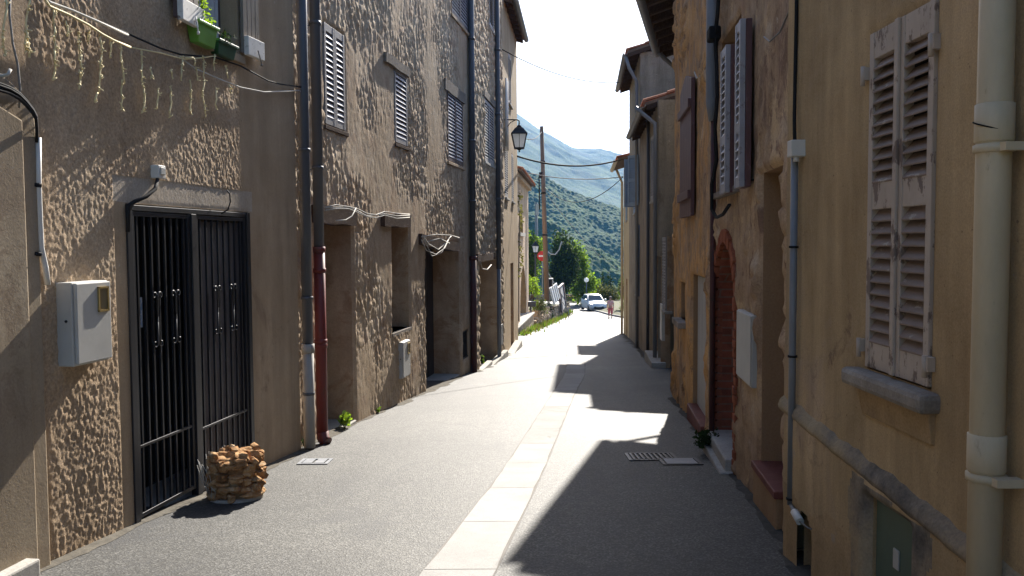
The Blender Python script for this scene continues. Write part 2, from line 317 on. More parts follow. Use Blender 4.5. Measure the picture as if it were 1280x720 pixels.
for nm_, k_ in (('strip_pale', 1.10), ('strip_worn', .84)):
    M[nm_] = wallmat(nm_, [(0.3, (0.275 * k_, 0.268 * k_, 0.255 * k_)), (0.7, (0.37 * k_, 0.36 * k_, 0.345 * k_))], big=1.5, fine=120, fineamt=0.4, streak=0.15, bstr=0.3, rough=0.7, patch2=((0.16, 0.15, 0.135), 0.57, 0.66, 1.6))
M['joint'] = paint('joint', (0.17, 0.155, 0.14), None, rough=0.9)

def forestmat():
    m, nt, b = new_mat('forest')
    v = coords(nt)
    c = ramp(nt, noise(nt, v, 0.012, 8, 0.6), [(0.35, (0.018, 0.050, 0.010)), (0.55, (0.032, 0.078, 0.012)), (0.72, (0.062, 0.105, 0.018))])
    c = mix(nt, 0.6, c, ramp(nt, noise(nt, v, 0.30, 5, 0.7), [(0.3, 0.5), (0.7, 1.6)]), 'MULTIPLY')
    nt.links.new(c, b.inputs['Base Color']); b.inputs['Roughness'].default_value = 0.9; b.inputs['Specular IOR Level'].default_value = 0.1
    bump(nt, b, noise(nt, v, 0.3, 4, 0.7), 1.0, 2.0)
    return m
M['forest'] = forestmat()

# ------------------------------------------------------------------ mesh builder
ROOTLOC = {}
class MB:
    def __init__(s): s.v = []; s.f = []; s.m = []; s.sm = []
    def add(s, vs, fs, mi=0, smooth=False):
        b = len(s.v); s.v.extend([tuple(q) for q in vs])
        for f in fs: s.f.append([b + i for i in f]); s.m.append(mi); s.sm.append(smooth)
    def quad(s, a, b, c, d, mi=0): s.add([a, b, c, d], [(0, 1, 2, 3)], mi)
    def hexa(s, p, mi=0):          # 8 points: bottom loop 0-3, top loop 4-7
        s.add(p, [(3, 2, 1, 0), (4, 5, 6, 7), (0, 1, 5, 4), (1, 2, 6, 5), (2, 3, 7, 6), (3, 0, 4, 7)], mi)
    def wbox(s, W, s0, s1, z0, z1, o0, o1, mi=0):
        a, b = min(s0, s1), max(s0, s1); c, d = min(o0, o1), max(o0, o1)
        s.hexa([W.pt(a, z0, c), W.pt(b, z0, c), W.pt(b, z0, d), W.pt(a, z0, d), W.pt(a, z1, c), W.pt(b, z1, c), W.pt(b, z1, d), W.pt(a, z1, d)], mi)
    def wbox4(s, W, pts, o0, o1, mi=0):   # pts: four (s,z) corners of a face, extruded from o0 to o1
        s.hexa([W.pt(a, z, o0) for a, z in pts] + [W.pt(a, z, o1) for a, z in pts], mi)
    def box(s, c, sx, sy, sz, rz=0, mi=0):
        M_ = Matrix.Rotation(rz, 3, 'Z'); c = Vector(c)
        p = [c + M_ @ Vector((x * sx / 2, y * sy / 2, z * sz / 2)) for z in (-1, 1) for x, y in ((-1, -1), (1, -1), (1, 1), (-1, 1))]
        s.hexa(p, mi)
    def beam(s, a, b, w, h, mi=0, upv=Vector((0, 0, 1))):
        a = Vector(a); b = Vector(b); d = (b - a).normalized(); x = d.cross(upv)
        if x.length < 1e-3: x = Vector((1, 0, 0))
        x.normalize(); y = x.cross(d)
        p = [q + x * i * w / 2 + y * j * h / 2 for q in (a, b) for i, j in ((-1, -1), (1, -1), (1, 1), (-1, 1))]
        s.hexa(p, mi)
    def tube(s, pts, r, n=8, mi=0, cap=True):
        pts = [Vector(p) for p in pts]; rs = r if isinstance(r, (list, tuple)) else [r] * len(pts)
        prev = None; b = len(s.v)
        for i, p in enumerate(pts):
            d = (pts[min(i + 1, len(pts) - 1)] - pts[max(i - 1, 0)])
            d = d.normalized() if d.length > 1e-9 else Vector((0, 0, 1))
            if prev is None:
                x = d.orthogonal().normalized()
            else:
                x = prev - d * prev.dot(d); x = x.normalized() if x.length > 1e-6 else d.orthogonal().normalized()
            prev = x; y = d.cross(x)
            for k in range(n):
                a = 2 * math.pi * k / n
                s.v.append(tuple(p + (x * math.cos(a) + y * math.sin(a)) * rs[i]))
        for i in range(len(pts) - 1):
            for k in range(n):
                k2 = (k + 1) % n
                s.f.append([b + i * n + k, b + i * n + k2, b + (i + 1) * n + k2, b + (i + 1) * n + k]); s.m.append(mi); s.sm.append(True)
        if cap:
            s.f.append([b + k for k in range(n)][::-1]); s.m.append(mi); s.sm.append(False)
            e = b + (len(pts) - 1) * n
            s.f.append([e + k for k in range(n)]); s.m.append(mi); s.sm.append(False)
    def prism(s, W, poly, o0, o1, mi=0):
        n = len(poly)
        s.add([W.pt(a, z, o0) for a, z in poly] + [W.pt(a, z, o1) for a, z in poly],
              [tuple(range(n))[::-1], tuple(range(n, 2 * n))] + [(i, (i + 1) % n, n + (i + 1) % n, n + i) for i in range(n)], mi)
    def lathe(s, c, prof, n=16, mi=0, axis=None):
        c = Vector(c); b = len(s.v)
        for r, z in prof:
            for k in range(n):
                a = 2 * math.pi * k / n; q = Vector((r * math.cos(a), r * math.sin(a), z))
                if axis is not None: q = axis @ q
                s.v.append(tuple(c + q))
        for i in range(len(prof) - 1):
            for k in range(n):
                k2 = (k + 1) % n
                s.f.append([b + i * n + k, b + i * n + k2, b + (i + 1) * n + k2, b + (i + 1) * n + k]); s.m.append(mi); s.sm.append(True)
        s.f.append([b + k for k in range(n)][::-1]); s.m.append(mi); s.sm.append(False)
        e = b + (len(prof) - 1) * n
        s.f.append([e + k for k in range(n)]); s.m.append(mi); s.sm.append(False)
    def rock(s, c, rx, ry, rz, rot=0, mi=0, rough=0.22, smooth=False, p=0.62):
        import bmesh
        bm = bmesh.new(); bmesh.ops.create_icosphere(bm, subdivisions=2, radius=1)
        sd = rng.random() * 50; Mx = Matrix.Rotation(rot, 3, 'Z'); c = Vector(c); vs = []
        for v in bm.verts:
            q = v.co
            k = 1 + rough * (math.sin(q.x * 3.1 + sd) + math.sin(q.y * 3.7 + sd * 1.7) + math.sin(q.z * 4.3 + sd * 2.3)) / 2
            if rough > .3: k *= 1 + .16 * (rng.random() - .5)
            q2 = Vector([math.copysign(abs(t) ** p, t) for t in q]) * k
            vs.append(c + Mx @ Vector((q2.x * rx, q2.y * ry, q2.z * rz)))
        s.add(vs, [[v.index for v in f.verts] for f in bm.faces], mi, smooth); bm.free()
    def leaves(s, clumps, n, size, mi=0, flat=0.0, mi2=None, p2=0.0):
        tot = sum(c[1][0] * c[1][1] * c[1][2] for c in clumps) ** 1.0
        for (c, rad) in clumps:
            k = max(4, int(n * rad[0] * rad[1] * rad[2] / tot))
            for _ in range(k):
                d = Vector((rng.gauss(0, 1), rng.gauss(0, 1), rng.gauss(0, 1))).normalized()
                t = rng.random() ** 0.4 * (1 + 0.12 * rng.gauss(0, 1))
                p = Vector(c) + Vector((d.x * rad[0], d.y * rad[1], d.z * rad[2])) * t
                nrm = (d + Vector((rng.gauss(0, .7), rng.gauss(0, .7), rng.gauss(0, .7) + flat))).normalized()
                x = nrm.orthogonal().normalized(); y = nrm.cross(x); a = rng.random() * 6.28
                u = x * math.cos(a) + y * math.sin(a); w = nrm.cross(u)
                sz = size * rng.uniform(0.6, 1.3)
                m_ = mi2 if (mi2 is not None and rng.random() < p2) else mi
                s.add([p - u * sz, p - w * sz * .45, p + u * sz, p + w * sz * .45], [(0, 1, 2, 3)], m_)
    def build(s, name, mats, parent=None, bevel=0.0, smooth=None):
        me = bpy.data.meshes.new(name)
        off = ROOTLOC.get(parent.name, Vector()) if parent else Vector()
        me.from_pydata([(v[0] - off[0], v[1] - off[1], v[2] - off[2]) for v in s.v], [], s.f)
        mats = mats if isinstance(mats, (list, tuple)) else [mats]
        for m in mats: me.materials.append(M[m] if isinstance(m, str) else m)
        me.polygons.foreach_set('material_index', s.m)
        me.polygons.foreach_set('use_smooth', s.sm if smooth is None else [smooth] * len(s.f))
        me.update()
        o = bpy.data.objects.new(name, me); COL.objects.link(o)
        if parent: o.parent = parent; ROOTLOC[o.name] = off
        if bevel:
            bv = o.modifiers.new('bevel', 'BEVEL'); bv.width = bevel; bv.segments = 2; bv.limit_method = 'ANGLE'
        return o

def tag(o, label=None, cat=None, group=None, kind=None):
    if label: o['label'] = label
    if cat: o['category'] = cat
    if group: o['group'] = group
    if kind: o['kind'] = kind
    return o
def root(name, loc, label, cat, group=None):
    o = bpy.data.objects.new(name, None); COL.objects.link(o); o.location = loc; o.empty_display_size = 0.2
    ROOTLOC[o.name] = Vector(loc); return tag(o, label, cat, group)

# ------------------------------------------------------------------ walls with openings
def lines(a, b, res, edges):
    e = sorted(set([a, b] + [x for x in edges if a < x < b])); out = [e[0]]
    for p, q in zip(e[:-1], e[1:]):
        n = max(1, int(round((q - p) / res)))
        out += [p + (q - p) * i / n for i in range(1, n + 1)]
    return np.array(out)

class Hole:
    def __init__(h, s0, s1, z0, z1, depth=0.3, arch=False, slant=None):
        h.s0, h.s1, h.z0, h.z1, h.depth, h.arch = min(s0, s1), max(s0, s1), z0, z1, depth, arch
        r = (h.s1 - h.s0) / 2; h.r = r
        if arch:
            c = (h.s0 + h.s1) / 2; zc = z1 - r
            h.out = [(h.s0, z0), (h.s1, z0)] + [(c + r * math.cos(math.pi * k / 14), zc + r * math.sin(math.pi * k / 14)) for k in range(15)]
        else:
            h.out = [(h.s0, z0), (h.s1, z0), (h.s1, z1), (h.s0, z1)]
    def inside(h, S, Z):
        m = (S > h.s0) & (S < h.s1) & (Z > h.z0) & (Z < h.z1)
        if h.arch:
            c = (h.s0 + h.s1) / 2; zc = h.z1 - h.r
            m &= (Z < zc) | (np.hypot(S - c, Z - zc) < h.r)
        return m
    def dist(h, S, Z):
        dx = np.maximum(np.maximum(h.s0 - S, S - h.s1), 0); dz = np.maximum(np.maximum(h.z0 - Z, Z - h.z1), 0)
        return np.hypot(dx, dz)

def house_wall(root_, W, s0, s1, z0, z1, holes, res, disp, mats, depth=6.0, reveal=1, back=2, name='wall', matfn=None, vis=None):
    """front skin as a displaced grid with openings, reveals, backs of the openings, and the closed shell behind"""
    es = []; ez = []
    for h in holes: es += [h.s0, h.s1]; ez += [h.z0, h.z1]
    S = lines(s0, s1, res, es); Z = lines(z0, z1, res, ez)
    if vis:                                     # coarse outside the part that anyone can see
        a, b = vis
        keep = [i for i, x in enumerate(S) if a <= x <= b or i % 12 == 0 or i == len(S) - 1 or any(abs(x - e) < 1e-6 for e in es)]
        S = S[keep]
    SS, ZZ = np.meshgrid(S, Z, indexing='ij')
    O = disp(SS, ZZ)
    mask = np.ones_like(SS)
    for h in holes: mask *= sstep(0.0, 0.035, h.dist(SS, ZZ)) if not h.arch else 1.0
    O = O * mask
    P = np.stack([W.p.x + W.d.x * SS + W.n.x * O, W.p.y + W.d.y * SS + W.n.y * O, ZZ], -1).reshape(-1, 3)
    nz = len(Z)
    cs = (S[:-1] + S[1:]) / 2; cz = (Z[:-1] + Z[1:]) / 2
    CS, CZ = np.meshgrid(cs, cz, indexing='ij')
    keep = np.ones(CS.shape, bool)
    for h in holes: keep &= ~h.inside(CS, CZ)
    ii, jj = np.nonzero(keep)
    a = ii * nz + jj
    quads = np.stack([a, a + nz, a + nz + 1, a + 1], -1)
    if W.n.dot(Vector((1, 0, 0))) < 0: quads = quads[:, ::-1]
    mb = MB(); mb.v = P.tolist(); mb.f = quads.tolist()
    mi = matfn(CS[ii, jj], CZ[ii, jj]).astype(int).tolist() if matfn else [0] * len(mb.f)
    mb.m = mi; mb.sm = [True] * len(mb.f)
    for h in holes:
        n = len(h.out)
        for k in range(n):
            p, q = h.out[k], h.out[(k + 1) % n]
            mb.quad(W.pt(*p, 0), W.pt(*q, 0), W.pt(*q, -h.depth), W.pt(*p, -h.depth), reveal)
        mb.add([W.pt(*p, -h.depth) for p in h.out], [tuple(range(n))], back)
    D = -depth
    mb.quad(W.pt(s0, z0), W.pt(s0, z1), W.pt(s0, z1, D), W.pt(s0, z0, D), 0)
    mb.quad(W.pt(s1, z0), W.pt(s1, z1), W.pt(s1, z1, D), W.pt(s1, z0, D), 0)
    mb.quad(W.pt(s0, z0, D), W.pt(s1, z0, D), W.pt(s1, z1, D), W.pt(s0, z1, D), 0)
    mb.quad(W.pt(s0, z1), W.pt(s1, z1), W.pt(s1, z1, D), W.pt(s0, z1, D), 0)
    return mb.build(name, mats, root_)

# louvred shutter leaf in a wall frame; corners may be skewed by a hinge angle
def louvre(mb, fn, w, z0, z1, t=0.035, stile=0.055, rails=(0.0, 1.0), railh=0.09, n=None, mi=0, mis=0, tilt=0.5, flip=1):
    """fn(u, z, o) -> world point; u along the leaf 0..w, o across its thickness"""
    def bx(u0, u1, a0, a1, o0, o1, m=mi):
        mb.hexa([fn(u0, a0, o0), fn(u1, a0, o0), fn(u1, a0, o1), fn(u0, a0, o1), fn(u0, a1, o0), fn(u1, a1, o0), fn(u1, a1, o1), fn(u0, a1, o1)], m)
    bx(0, stile, z0, z1, 0, t); bx(w - stile, w, z0, z1, 0, t)
    H = z1 - z0; rp = [z0 + H * r for r in rails]
    segs = []
    for k, r in enumerate(rp):
        a = min(max(r - railh / 2, z0), z1 - railh)
        bx(stile, w - stile, a, a + railh, 0.003, t - 0.003); segs.append((a, a + railh))
    for (a0, a1), (b0, b1) in zip(segs[:-1], segs[1:]):
        h = b0 - a1; k = n or max(3, int(h / 0.06)); p = h / k
        for i in range(k):
            zc = a1 + p * (i + 0.5); dz = p * 0.56
            lo, hi = (zc - dz, zc + dz)
            # slat slopes down towards the street
            th = 0.008
            mb.hexa([fn(stile, lo, t * .98), fn(w - stile, lo, t * .98), fn(w - stile, hi - th, t * .08), fn(stile, hi - th, t * .08),
                     fn(stile, lo + th, t * 1.02), fn(w - stile, lo + th, t * 1.02), fn(w - stile, hi, t * .12), fn(stile, hi, t * .12)], mis)

def flat_leaf(W, s, o=0.01, sgn=1):
    return lambda u, z, q: W.pt(s + sgn * u, z, o + q)
def swung_leaf(W, s, ang, sgn=1, o=0.02):
    ca, sa = math.cos(ang), math.sin(ang)
    return lambda u, z, q: W.pt(s + sgn * (u * ca) - sgn * q * sa, z, o + u * sa + q * ca)

def sag(a, b, drop, n=14):
    a = Vector(a); b = Vector(b)
    return [a.lerp(b, i / n) + Vector((0, 0, -drop * 4 * (i / n) * (1 - i / n))) for i in range(n + 1)]
SUN_AZ, SUN_E, SUN, SKY, EXPO, HAZE = R(13.0), R(34), 4.9, 0.07, 1.72, 0.00013

# ================================================================== THE HOUSES, LEFT SIDE
L1 = Wall(-2.51, 5.59, .155, 'L'); L2 = Wall(-1.914, 10.19, .152, 'L'); L3 = Wall(-.80, 17.1, .12, 'L'); L4 = Wall(-.25, 21.7, .08, 'L')
R1 = Wall(1.59, 4.92, -.0094, 'R'); R2 = Wall(1.76, 5.7, .095, 'R')

def flat(S, Z): return 0.004 * fbm(S * 9, Z * 9, 3)

# ---- first house on the left: rough brown render
s0, s1 = L1.sY(-7), L1.sY(8.3)
h1 = root('rendered_house', L1.pt(1, L1.g(1)), 'rough brown rendered house with dark iron gate and icicle lights on its wall', 'house', 'houses along the street')
GS0, GS1, GZ1 = L1.sx(158), L1.sx(312), 0.275
WS0, WS1, WZ0, WZ1 = L1.sx(253, 40, .07), L1.sx(303, 60, .04), 1.56, 2.75
gate_hole = Hole(GS0 + .01, GS1 - .01, -2.6, GZ1 - .005, 0.55)
win_hole = Hole(WS0, WS1, WZ0, WZ1, 0.22)
SMR = L1.sx(303); PIL = L1.sx(45)
def d_l1(S, Z):
    rough = 1 - sstep(SMR - .08, SMR + .10, S + .10 * (fbm(S * 3, Z * 3, 5) - .5))
    rough *= sstep(PIL, PIL + .06, S)
    gate = (S > GS0 - .13) & (S < GS1 + .1) & (Z < GZ1 + .17)
    rough = np.where(gate, .12, rough)
    ua = (S > WS0 - .45) & (S < WS1 + .1) & (Z > WZ0 - .25)
    rough = np.where(ua, rough * .35, rough)
    w = fbm(S * 4, Z * 4, 8, 2)
    lump = vnoise(S * 58 + w * 2, Z * 42 + w * 2, 1); l2 = vnoise(S * 34 + 7, Z * 19 + w, 2); l3 = vnoise(S * 11, Z * 8, 4); l4 = vnoise(S * 80 + 3, Z * 60, 41)
    calm = 0.7 + 0.3 * sstep(.32, .6, fbm(S * 2.1, Z * 1.7, 23, 3))
    return rough * calm * (0.0058 * lump ** 1.2 + 0.0040 * l4 ** 1.2 + 0.0022 * l2 ** 1.3 + 0.0012 * l3) + 0.004 * fbm(S * 2.2, Z * 2.2, 12)
def m_l1(S, Z):
    out = np.where((S > SMR) & (S > PIL), 3, 0)
    gate = (S > GS0 - .13) & (S < GS1 + .07) & (Z < GZ1 + .17)
    out = np.where(gate & (S < GS0), 3, out)
    top = gate & (Z > GZ1)
    out = np.where(top, 4, out)
    return out
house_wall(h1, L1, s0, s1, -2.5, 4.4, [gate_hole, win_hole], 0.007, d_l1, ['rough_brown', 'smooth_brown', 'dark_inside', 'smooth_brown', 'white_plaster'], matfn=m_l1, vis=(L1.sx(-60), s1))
# neighbouring arch surround in smooth plaster at the left picture edge
mb = MB(); e0 = L1.sx(44); zt = L1.at(44, 160)[1]; arc = [(e0, L1.g(e0) - .3), (e0, zt)]
for k in range(1, 11):
    a = math.pi / 2 * k / 10; arc.append((e0 - .40 * (1 - math.cos(a)), zt + .26 * math.sin(a)))
arc += [(e0 - 1.6, zt + .27), (e0 - 1.6, L1.g(e0) - .3)]
mb.prism(L1, arc[::-1], -.02, .035)
i0 = L1.sx(24)
mb.prism(L1, [(i0, zt + .02), (i0, L1.g(i0) - .3), (i0 - 1.2, L1.g(i0) - .3), (i0 - 1.2, zt + .12), (i0 - .3, zt + .12)], .02, .055)
mb.build('arch_surround', 'pale_plaster', h1, bevel=.012)
mb = MB(); a = L1.sx(24, 705); mb.wbox(L1, a - .7, a, L1.g(a) - .2, L1.at(10, 703)[1], 0, .13); mb.build('door_step', 'concrete', h1, bevel=.012)
# upper window with open shutters
mb = MB()
for a, b, c, d in ((WS0, WS0 + .05, WZ0, WZ1), (WS1 - .05, WS1, WZ0, WZ1), (WS0, WS1, WZ0, WZ0 + .05), (WS0 + .275, WS0 + .325, WZ0, WZ1), (WS0, WS1, 2.1, 2.14)): mb.wbox(L1, a, b, c, d, -.19, -.15)
w1 = mb.build('window', 'shutter_dark', h1)
mb = MB()
for a, b in ((WS0 + .34, WS1 - .06),):
    n = 10
    for k in range(n):
        u0 = a + (b - a) * k / n; u1 = a + (b - a) * (k + 1) / n; o0 = -.14 + .02 * math.sin(k * 1.9); o1 = -.14 + .02 * math.sin((k + 1) * 1.9)
        mb.quad(L1.pt(u0, WZ0 + .06, o0), L1.pt(u1, WZ0 + .06, o1), L1.pt(u1, WZ1, o1), L1.pt(u0, WZ1, o0))
mb.build('curtain', 'curtain', w1, smooth=True)
mb = MB(); mb.wbox(L1, WS0 - .04, WS1 + .04, WZ0 - .07, WZ0, -.2, .05); mb.build('sill', 'smooth_brown', w1, bevel=.008)
for a, sgn, zz in ((WS0 - .005, -1, WZ0 + .03), (WS1 + .005, 1, WZ0 + .01)):
    fn = swung_leaf(L1, a, R(3), sgn, .02); w = (WS0 - L1.sx(222, 30, .07) if sgn < 0 else L1.sx(327, 70, .08) - WS1)
    mb = MB()
    def bx(u0, u1, z0_, z1_, o0, o1, m=0):
        mb.hexa([fn(u0, z0_, o0), fn(u1, z0_, o0), fn(u1, z0_, o1), fn(u0, z0_, o1), fn(u0, z1_, o0), fn(u1, z1_, o0), fn(u1, z1_, o1), fn(u0, z1_, o1)], m)
    for k in range(4): bx(k * w / 4 + .003, (k + 1) * w / 4 - .003, zz + .02, WZ1, 0, .03)
    sh = mb.build('shutter', 'grey_wood' if sgn > 0 else 'shutter_dark', w1, bevel=.003)
    mb = MB(); bx(-.0, w, zz, zz + .155, .032, .075); mb.build('batten', 'white_wood', sh, bevel=.005)
    mb = MB(); bx(-.0, w, WZ1 - .2, WZ1 - .06, .032, .06); mb.build('batten', 'white_wood', sh, bevel=.005)
    mb = MB(); p = fn(w * .5, zz + .06, .085); q = fn(w * .55, zz - .05, .11); mb.tube([p, q], .006, 6); mb.tube([q, q + Vector((0, 0, -.02))], .011, 6)
    mb.build('stay_hook', 'grey_wood' if sgn > 0 else 'white_wood', sh)
mb = MB(); pa = L1.sx(384, 300, .07)
def pip(W, px, ys, o, r, dy=0):                       # points of a wall-hung pipe through photo heights
    out = []
    for y in ys:
        a, z = W.at(px, y, o); out.append((a, z))
    a = sum(q[0] for q in out) / len(out)
    return a, [q[1] for q in out]
a, zz = pip(L1, 386, (432, 556), .05, .05)
zb = L1.g(a) + .02
mb.tube([L1.pt(a, 4.3, 0.05), L1.pt(a, zz[0], 0.05)], .052, 14); dp = mb.build('downpipe', 'pipe_slate', h1)
mb = MB(); mb.tube([L1.pt(a, zz[0] + .02, 0.05), L1.pt(a, zz[0] - .07, 0.05)], .064, 14); mb.tube([L1.pt(a, zz[0] - .05, 0.05), L1.pt(a, zb, 0.05)], .056, 14)
mb.build('cast_boot', 'pipe_pale', dp)
for z in (2.4, .9, -.55, -1.5):
    mb = MB(); mb.tube([L1.pt(a, z, 0.05), L1.pt(a, z + .03, 0.05)], .06, 12); mb.tube([L1.pt(a, z + .015, .0), L1.pt(a, z + .015, 0.05)], .008, 6)
    mb.build('pipe_clip', 'pipe_slate', dp)

# ---- iron gate
gt = root('iron_gate', L1.pt((GS0 + GS1) / 2, L1.g(.7), -.03), 'black iron double gate with scrollwork set in the rough brown wall', 'gate')
mb = MB(); zb0, zb1 = -1.83, -1.82
for a in (GS0 + .005, GS1 - .055): mb.wbox(L1, a, a + .06, L1.g(a) - .02, GZ1 - .01, -.05, .012)
mb.wbox(L1, GS0 + .06, GS1 - .055, GZ1 - .05, GZ1 - .012, -.04, .004)
mid = L1.sx(244, 400); mb.wbox(L1, mid - .035, mid + .035, L1.g(mid) + .015, GZ1 - .05, -.045, .012)
fr = mb.build('gate_frame', 'iron', gt, bevel=.004)
def leafgate(a, b, nb, scr):
    mb = MB(); zl = L1.g((a + b) / 2) + .05; zt = GZ1 - .055; zm = zl + .47
    for u in (a, b - .035): mb.wbox(L1, u, u + .035, zl, zt, -.03, 0)
    for z in (zl, zm, zt - .03): mb.wbox(L1, a + .035, b - .035, z, z + (.028 if z != zm else .02), -.027, -.003)
    lf = mb.build('gate_leaf', 'iron', gt, bevel=.003)
    for k in range(nb):
        u = a + .035 + (b - a - .07) * (k + .5) / nb
        mb = MB(); mb.wbox(L1, u - .008, u + .008, zl + .02, zt - .02, -.023, -.007); mb.build('bar', 'iron', lf)
    for c in scr:
        mb = MB(); u = a + (b - a) * c; zc = -.52
        for sg in (-1, 1):
            for top in (1, -1):
                pts = [L1.pt(u, zc - .02 * top, .0)]
                for t in range(0, 15):
                    an = t / 14 * 4.9; rr = .030 * (1 - t / 20)
                    pts.append(L1.pt(u + sg * (.036 - rr * math.cos(an) * 1.0), zc + top * (.165 + rr * math.sin(an)), .0))
                mb.tube(pts, .006, 5)
        mb.build('scroll', 'iron', lf)
    return lf
leafgate(GS0 + .065, mid - .04, 8, (.38, .70))
lf2 = leafgate(mid + .04, GS1 - .06, 8, (.38, .70))
mb = MB(); mb.wbox(L1, mid + .05, GS1 - .07, L1.g(mid) + .1, GZ1 - .1, -.075, -.055); mb.build('backing_sheet', 'iron_panel', lf2)
mb = MB(); mb.wbox(L1, GS0 + .01, GS1 - .01, L1.g(GS0) - .3, L1.g(mid) + .02, -.5, -.02); mb.build('threshold', 'concrete', gt)
nb_ = tag((lambda m: (m.wbox(L1, L1.sx(169, 370, -.09), L1.sx(177.5, 370, -.09), L1.at(173, 410, -.09)[1], L1.at(173, 372, -.09)[1], -.095, -.09), m.build('notice', 'notice'))[1])(MB()), 'small pale blue paper notice hanging behind the bars of the iron gate', 'notice')

# ---- meter cabinet on the rough wall
def cabinet(W, s0, s1, z0, z1, d, mat, label, group, name='meter_cabinet', window=True, lo=0.0):
    r = root(name, W.pt((s0 + s1) / 2, z0, lo), label, 'meter box', group)
    a, b = min(s0, s1), max(s0, s1)
    mb = MB(); mb.wbox(W, a, b, z0, z1, lo - .02, lo + d * .8); mb.build('case', mat, r, bevel=.006)
    mb = MB(); mb.wbox(W, a + .012, b - .006, z0 + .012, z1 - .006, lo + d * .8, lo + d); dr = mb.build('cabinet_door', mat, r, bevel=.006)
    if window:
        mb = MB(); u0, u1 = (a + (b - a) * .60, a + (b - a) * .90); v0, v1 = z0 + (z1 - z0) * .62, z0 + (z1 - z0) * .93
        t = .012
        for q in ((u0, u1, v0, v0 + t), (u0, u1, v1 - t, v1), (u0, u0 + t, v0, v1), (u1 - t, u1, v0, v1)): mb.wbox(W, *q, lo + d, lo + d + .010)
        wf = mb.build('window_frame', 'brass', dr)
        mb = MB(); mb.wbox(W, u0 + t, u1 - t, v0 + t, v1 - t, lo + d - .002, lo + d + .004); mb.build('pane', 'amber_glass', wf)
        mb = MB(); mb.tube([W.pt(a + .0, (z0 + z1) / 2 + .02, lo + d * .45), W.pt(a - .006, (z0 + z1) / 2 + .02, lo + d * .45)], .008, 8); mb.build('lock', 'iron', r)
    return r
cabinet(L1, -.72, -.385, -.70, -.215, .11, 'grey_plastic', 'large pale grey meter cabinet with brass window on the rough wall left of the gate', 'meter cabinets on the house fronts', lo=.015)

# ---- cables, junction box, string lights on the first house
def cable(name, pts, r, mat, label, n=6):
    mb = MB(); mb.tube(pts, r, n); return tag(mb.build(name, mat), label, 'cable')
def wp(W, px, py, o): 
    a, z = W.at(px, py, o); return W.pt(a, z, o)
jb = root('junction_box', wp(L1, 197, 215, .03), 'small white junction box on the rough wall just above the iron gate', 'junction box', 'junction boxes on the walls')
mb = MB(); a, z = L1.at(197, 215, .03); mb.wbox(L1, a - .045, a + .045, z - .045, z + .045, .0, .065); mb.build('case', 'white_plastic', jb, bevel=.006)
mb = MB(); mb.wbox(L1, a - .03, a + .03, z - .02, z + .03, .065, .075); mb.build('cover', 'grey_plastic', jb, bevel=.004)
cable('gate_cable', [wp(L1, 197, 224, .05), wp(L1, 194, 236, .07), wp(L1, 182, 246, .07), wp(L1, 168, 252, .05), wp(L1, 160, 257, .03), wp(L1, 160, 290, .03)], .014, 'cable_black', 'thick black cable curving from the small white box down to the gate corner')
cable('wire_loop', [wp(L1, 284, 238, .02), wp(L1, 287, 242, .06), wp(L1, 288, 252, .07), wp(L1, 285, 262, .05), wp(L1, 277, 267, .03)], .006, 'cable_black', 'thin black wire loop hooked over the right top corner of the iron gate')
cb = root('cable_bundle', wp(L1, 40, 150, .08), 'bundle of black cables curving over the plaster arch into a white conduit', 'cable')
for k in range(4):
    mb = MB(); q = (k - 1.5) * 3.2
    mb.tube([wp(L1, -60, 98 + q, .09)] + [wp(L1, x, y + q * (1 - i / 9), .085 + .01 * (k % 2)) for i, (x, y) in enumerate([(-20, 104), (0, 109), (12, 113), (24, 120), (33, 129), (41, 139), (45, 147)])] + [wp(L1, 46, 160, .05), wp(L1, 46, 178, .04)], .009, 6)
    mb.build('cable', 'cable_black', cb)
mb = MB(); mb.tube([wp(L1, 48, 172, .04), wp(L1, 48, 230, .035), wp(L1, 50, 280, .035), wp(L1, 51.5, 310, .035), wp(L1, 57, 335, .035), wp(L1, 59.5, 356, .035)], .016, 8); mb.build('conduit', 'white_plastic', cb)
for y in (231, 317): 
    mb = MB(); p = wp(L1, 43, y, .03); mb.tube([p, wp(L1, 52, y + 1, .055)], .012, 6)
    mb.build('clip', 'cable_black', cb)
cable('loose_wire', [wp(L1, 13, -30, .05), wp(L1, 12, 20, .06), wp(L1, 16, 55, .07), wp(L1, 22, 80, .07), wp(L1, 25, 110, .06), wp(L1, 24, 135, .05)], .006, 'cable_grey', 'thin grey wire hanging down the wall above the black cable bundle')
cable('bent_bracket', [wp(L1, -8, 92, .03), wp(L1, 4, 95, .10), wp(L1, 10, 93, .12), wp(L1, 13, 87, .12)], .009, 'cable_white', 'short bent white wire stub at the left picture edge above the black cables')
mb = MB(); top = [(30, -25), (60, 3), (85, 15), (120, 33), (155, 52), (200, 63), (240, 78), (275, 95), (310, 108), (345, 115), (378, 113)]
cable('wall_wire', [wp(L1, x, y, .05) for x, y in [(30, -25), (60, 1), (100, 17), (155, 40), (200, 60), (225, 68), (270, 72), (300, 82), (335, 101), (350, 105), (378, 109)]], .007, 'cable_black', 'black wire swagged across the brown wall below the shuttered window')
cable('wall_wire', [wp(L1, x, y, .045) for x, y in [(225, 72), (245, 86), (270, 97), (300, 109), (330, 115), (378, 113)]], .006, 'cable_white', 'thin pale wire running from the string lights to the dark downpipe')
cable('wall_wire', [wp(L1, x, y, .06) for x, y in [(50, -8), (62, 3), (90, 13), (120, 26), (160, 44)]], .009, 'cable_white', 'thick white wire at the top left carrying the icicle lights')
sl = root('string_lights', wp(L1, 165, 60, .06), 'string of icicle fairy lights with dangling strands on the rough wall', 'string lights')
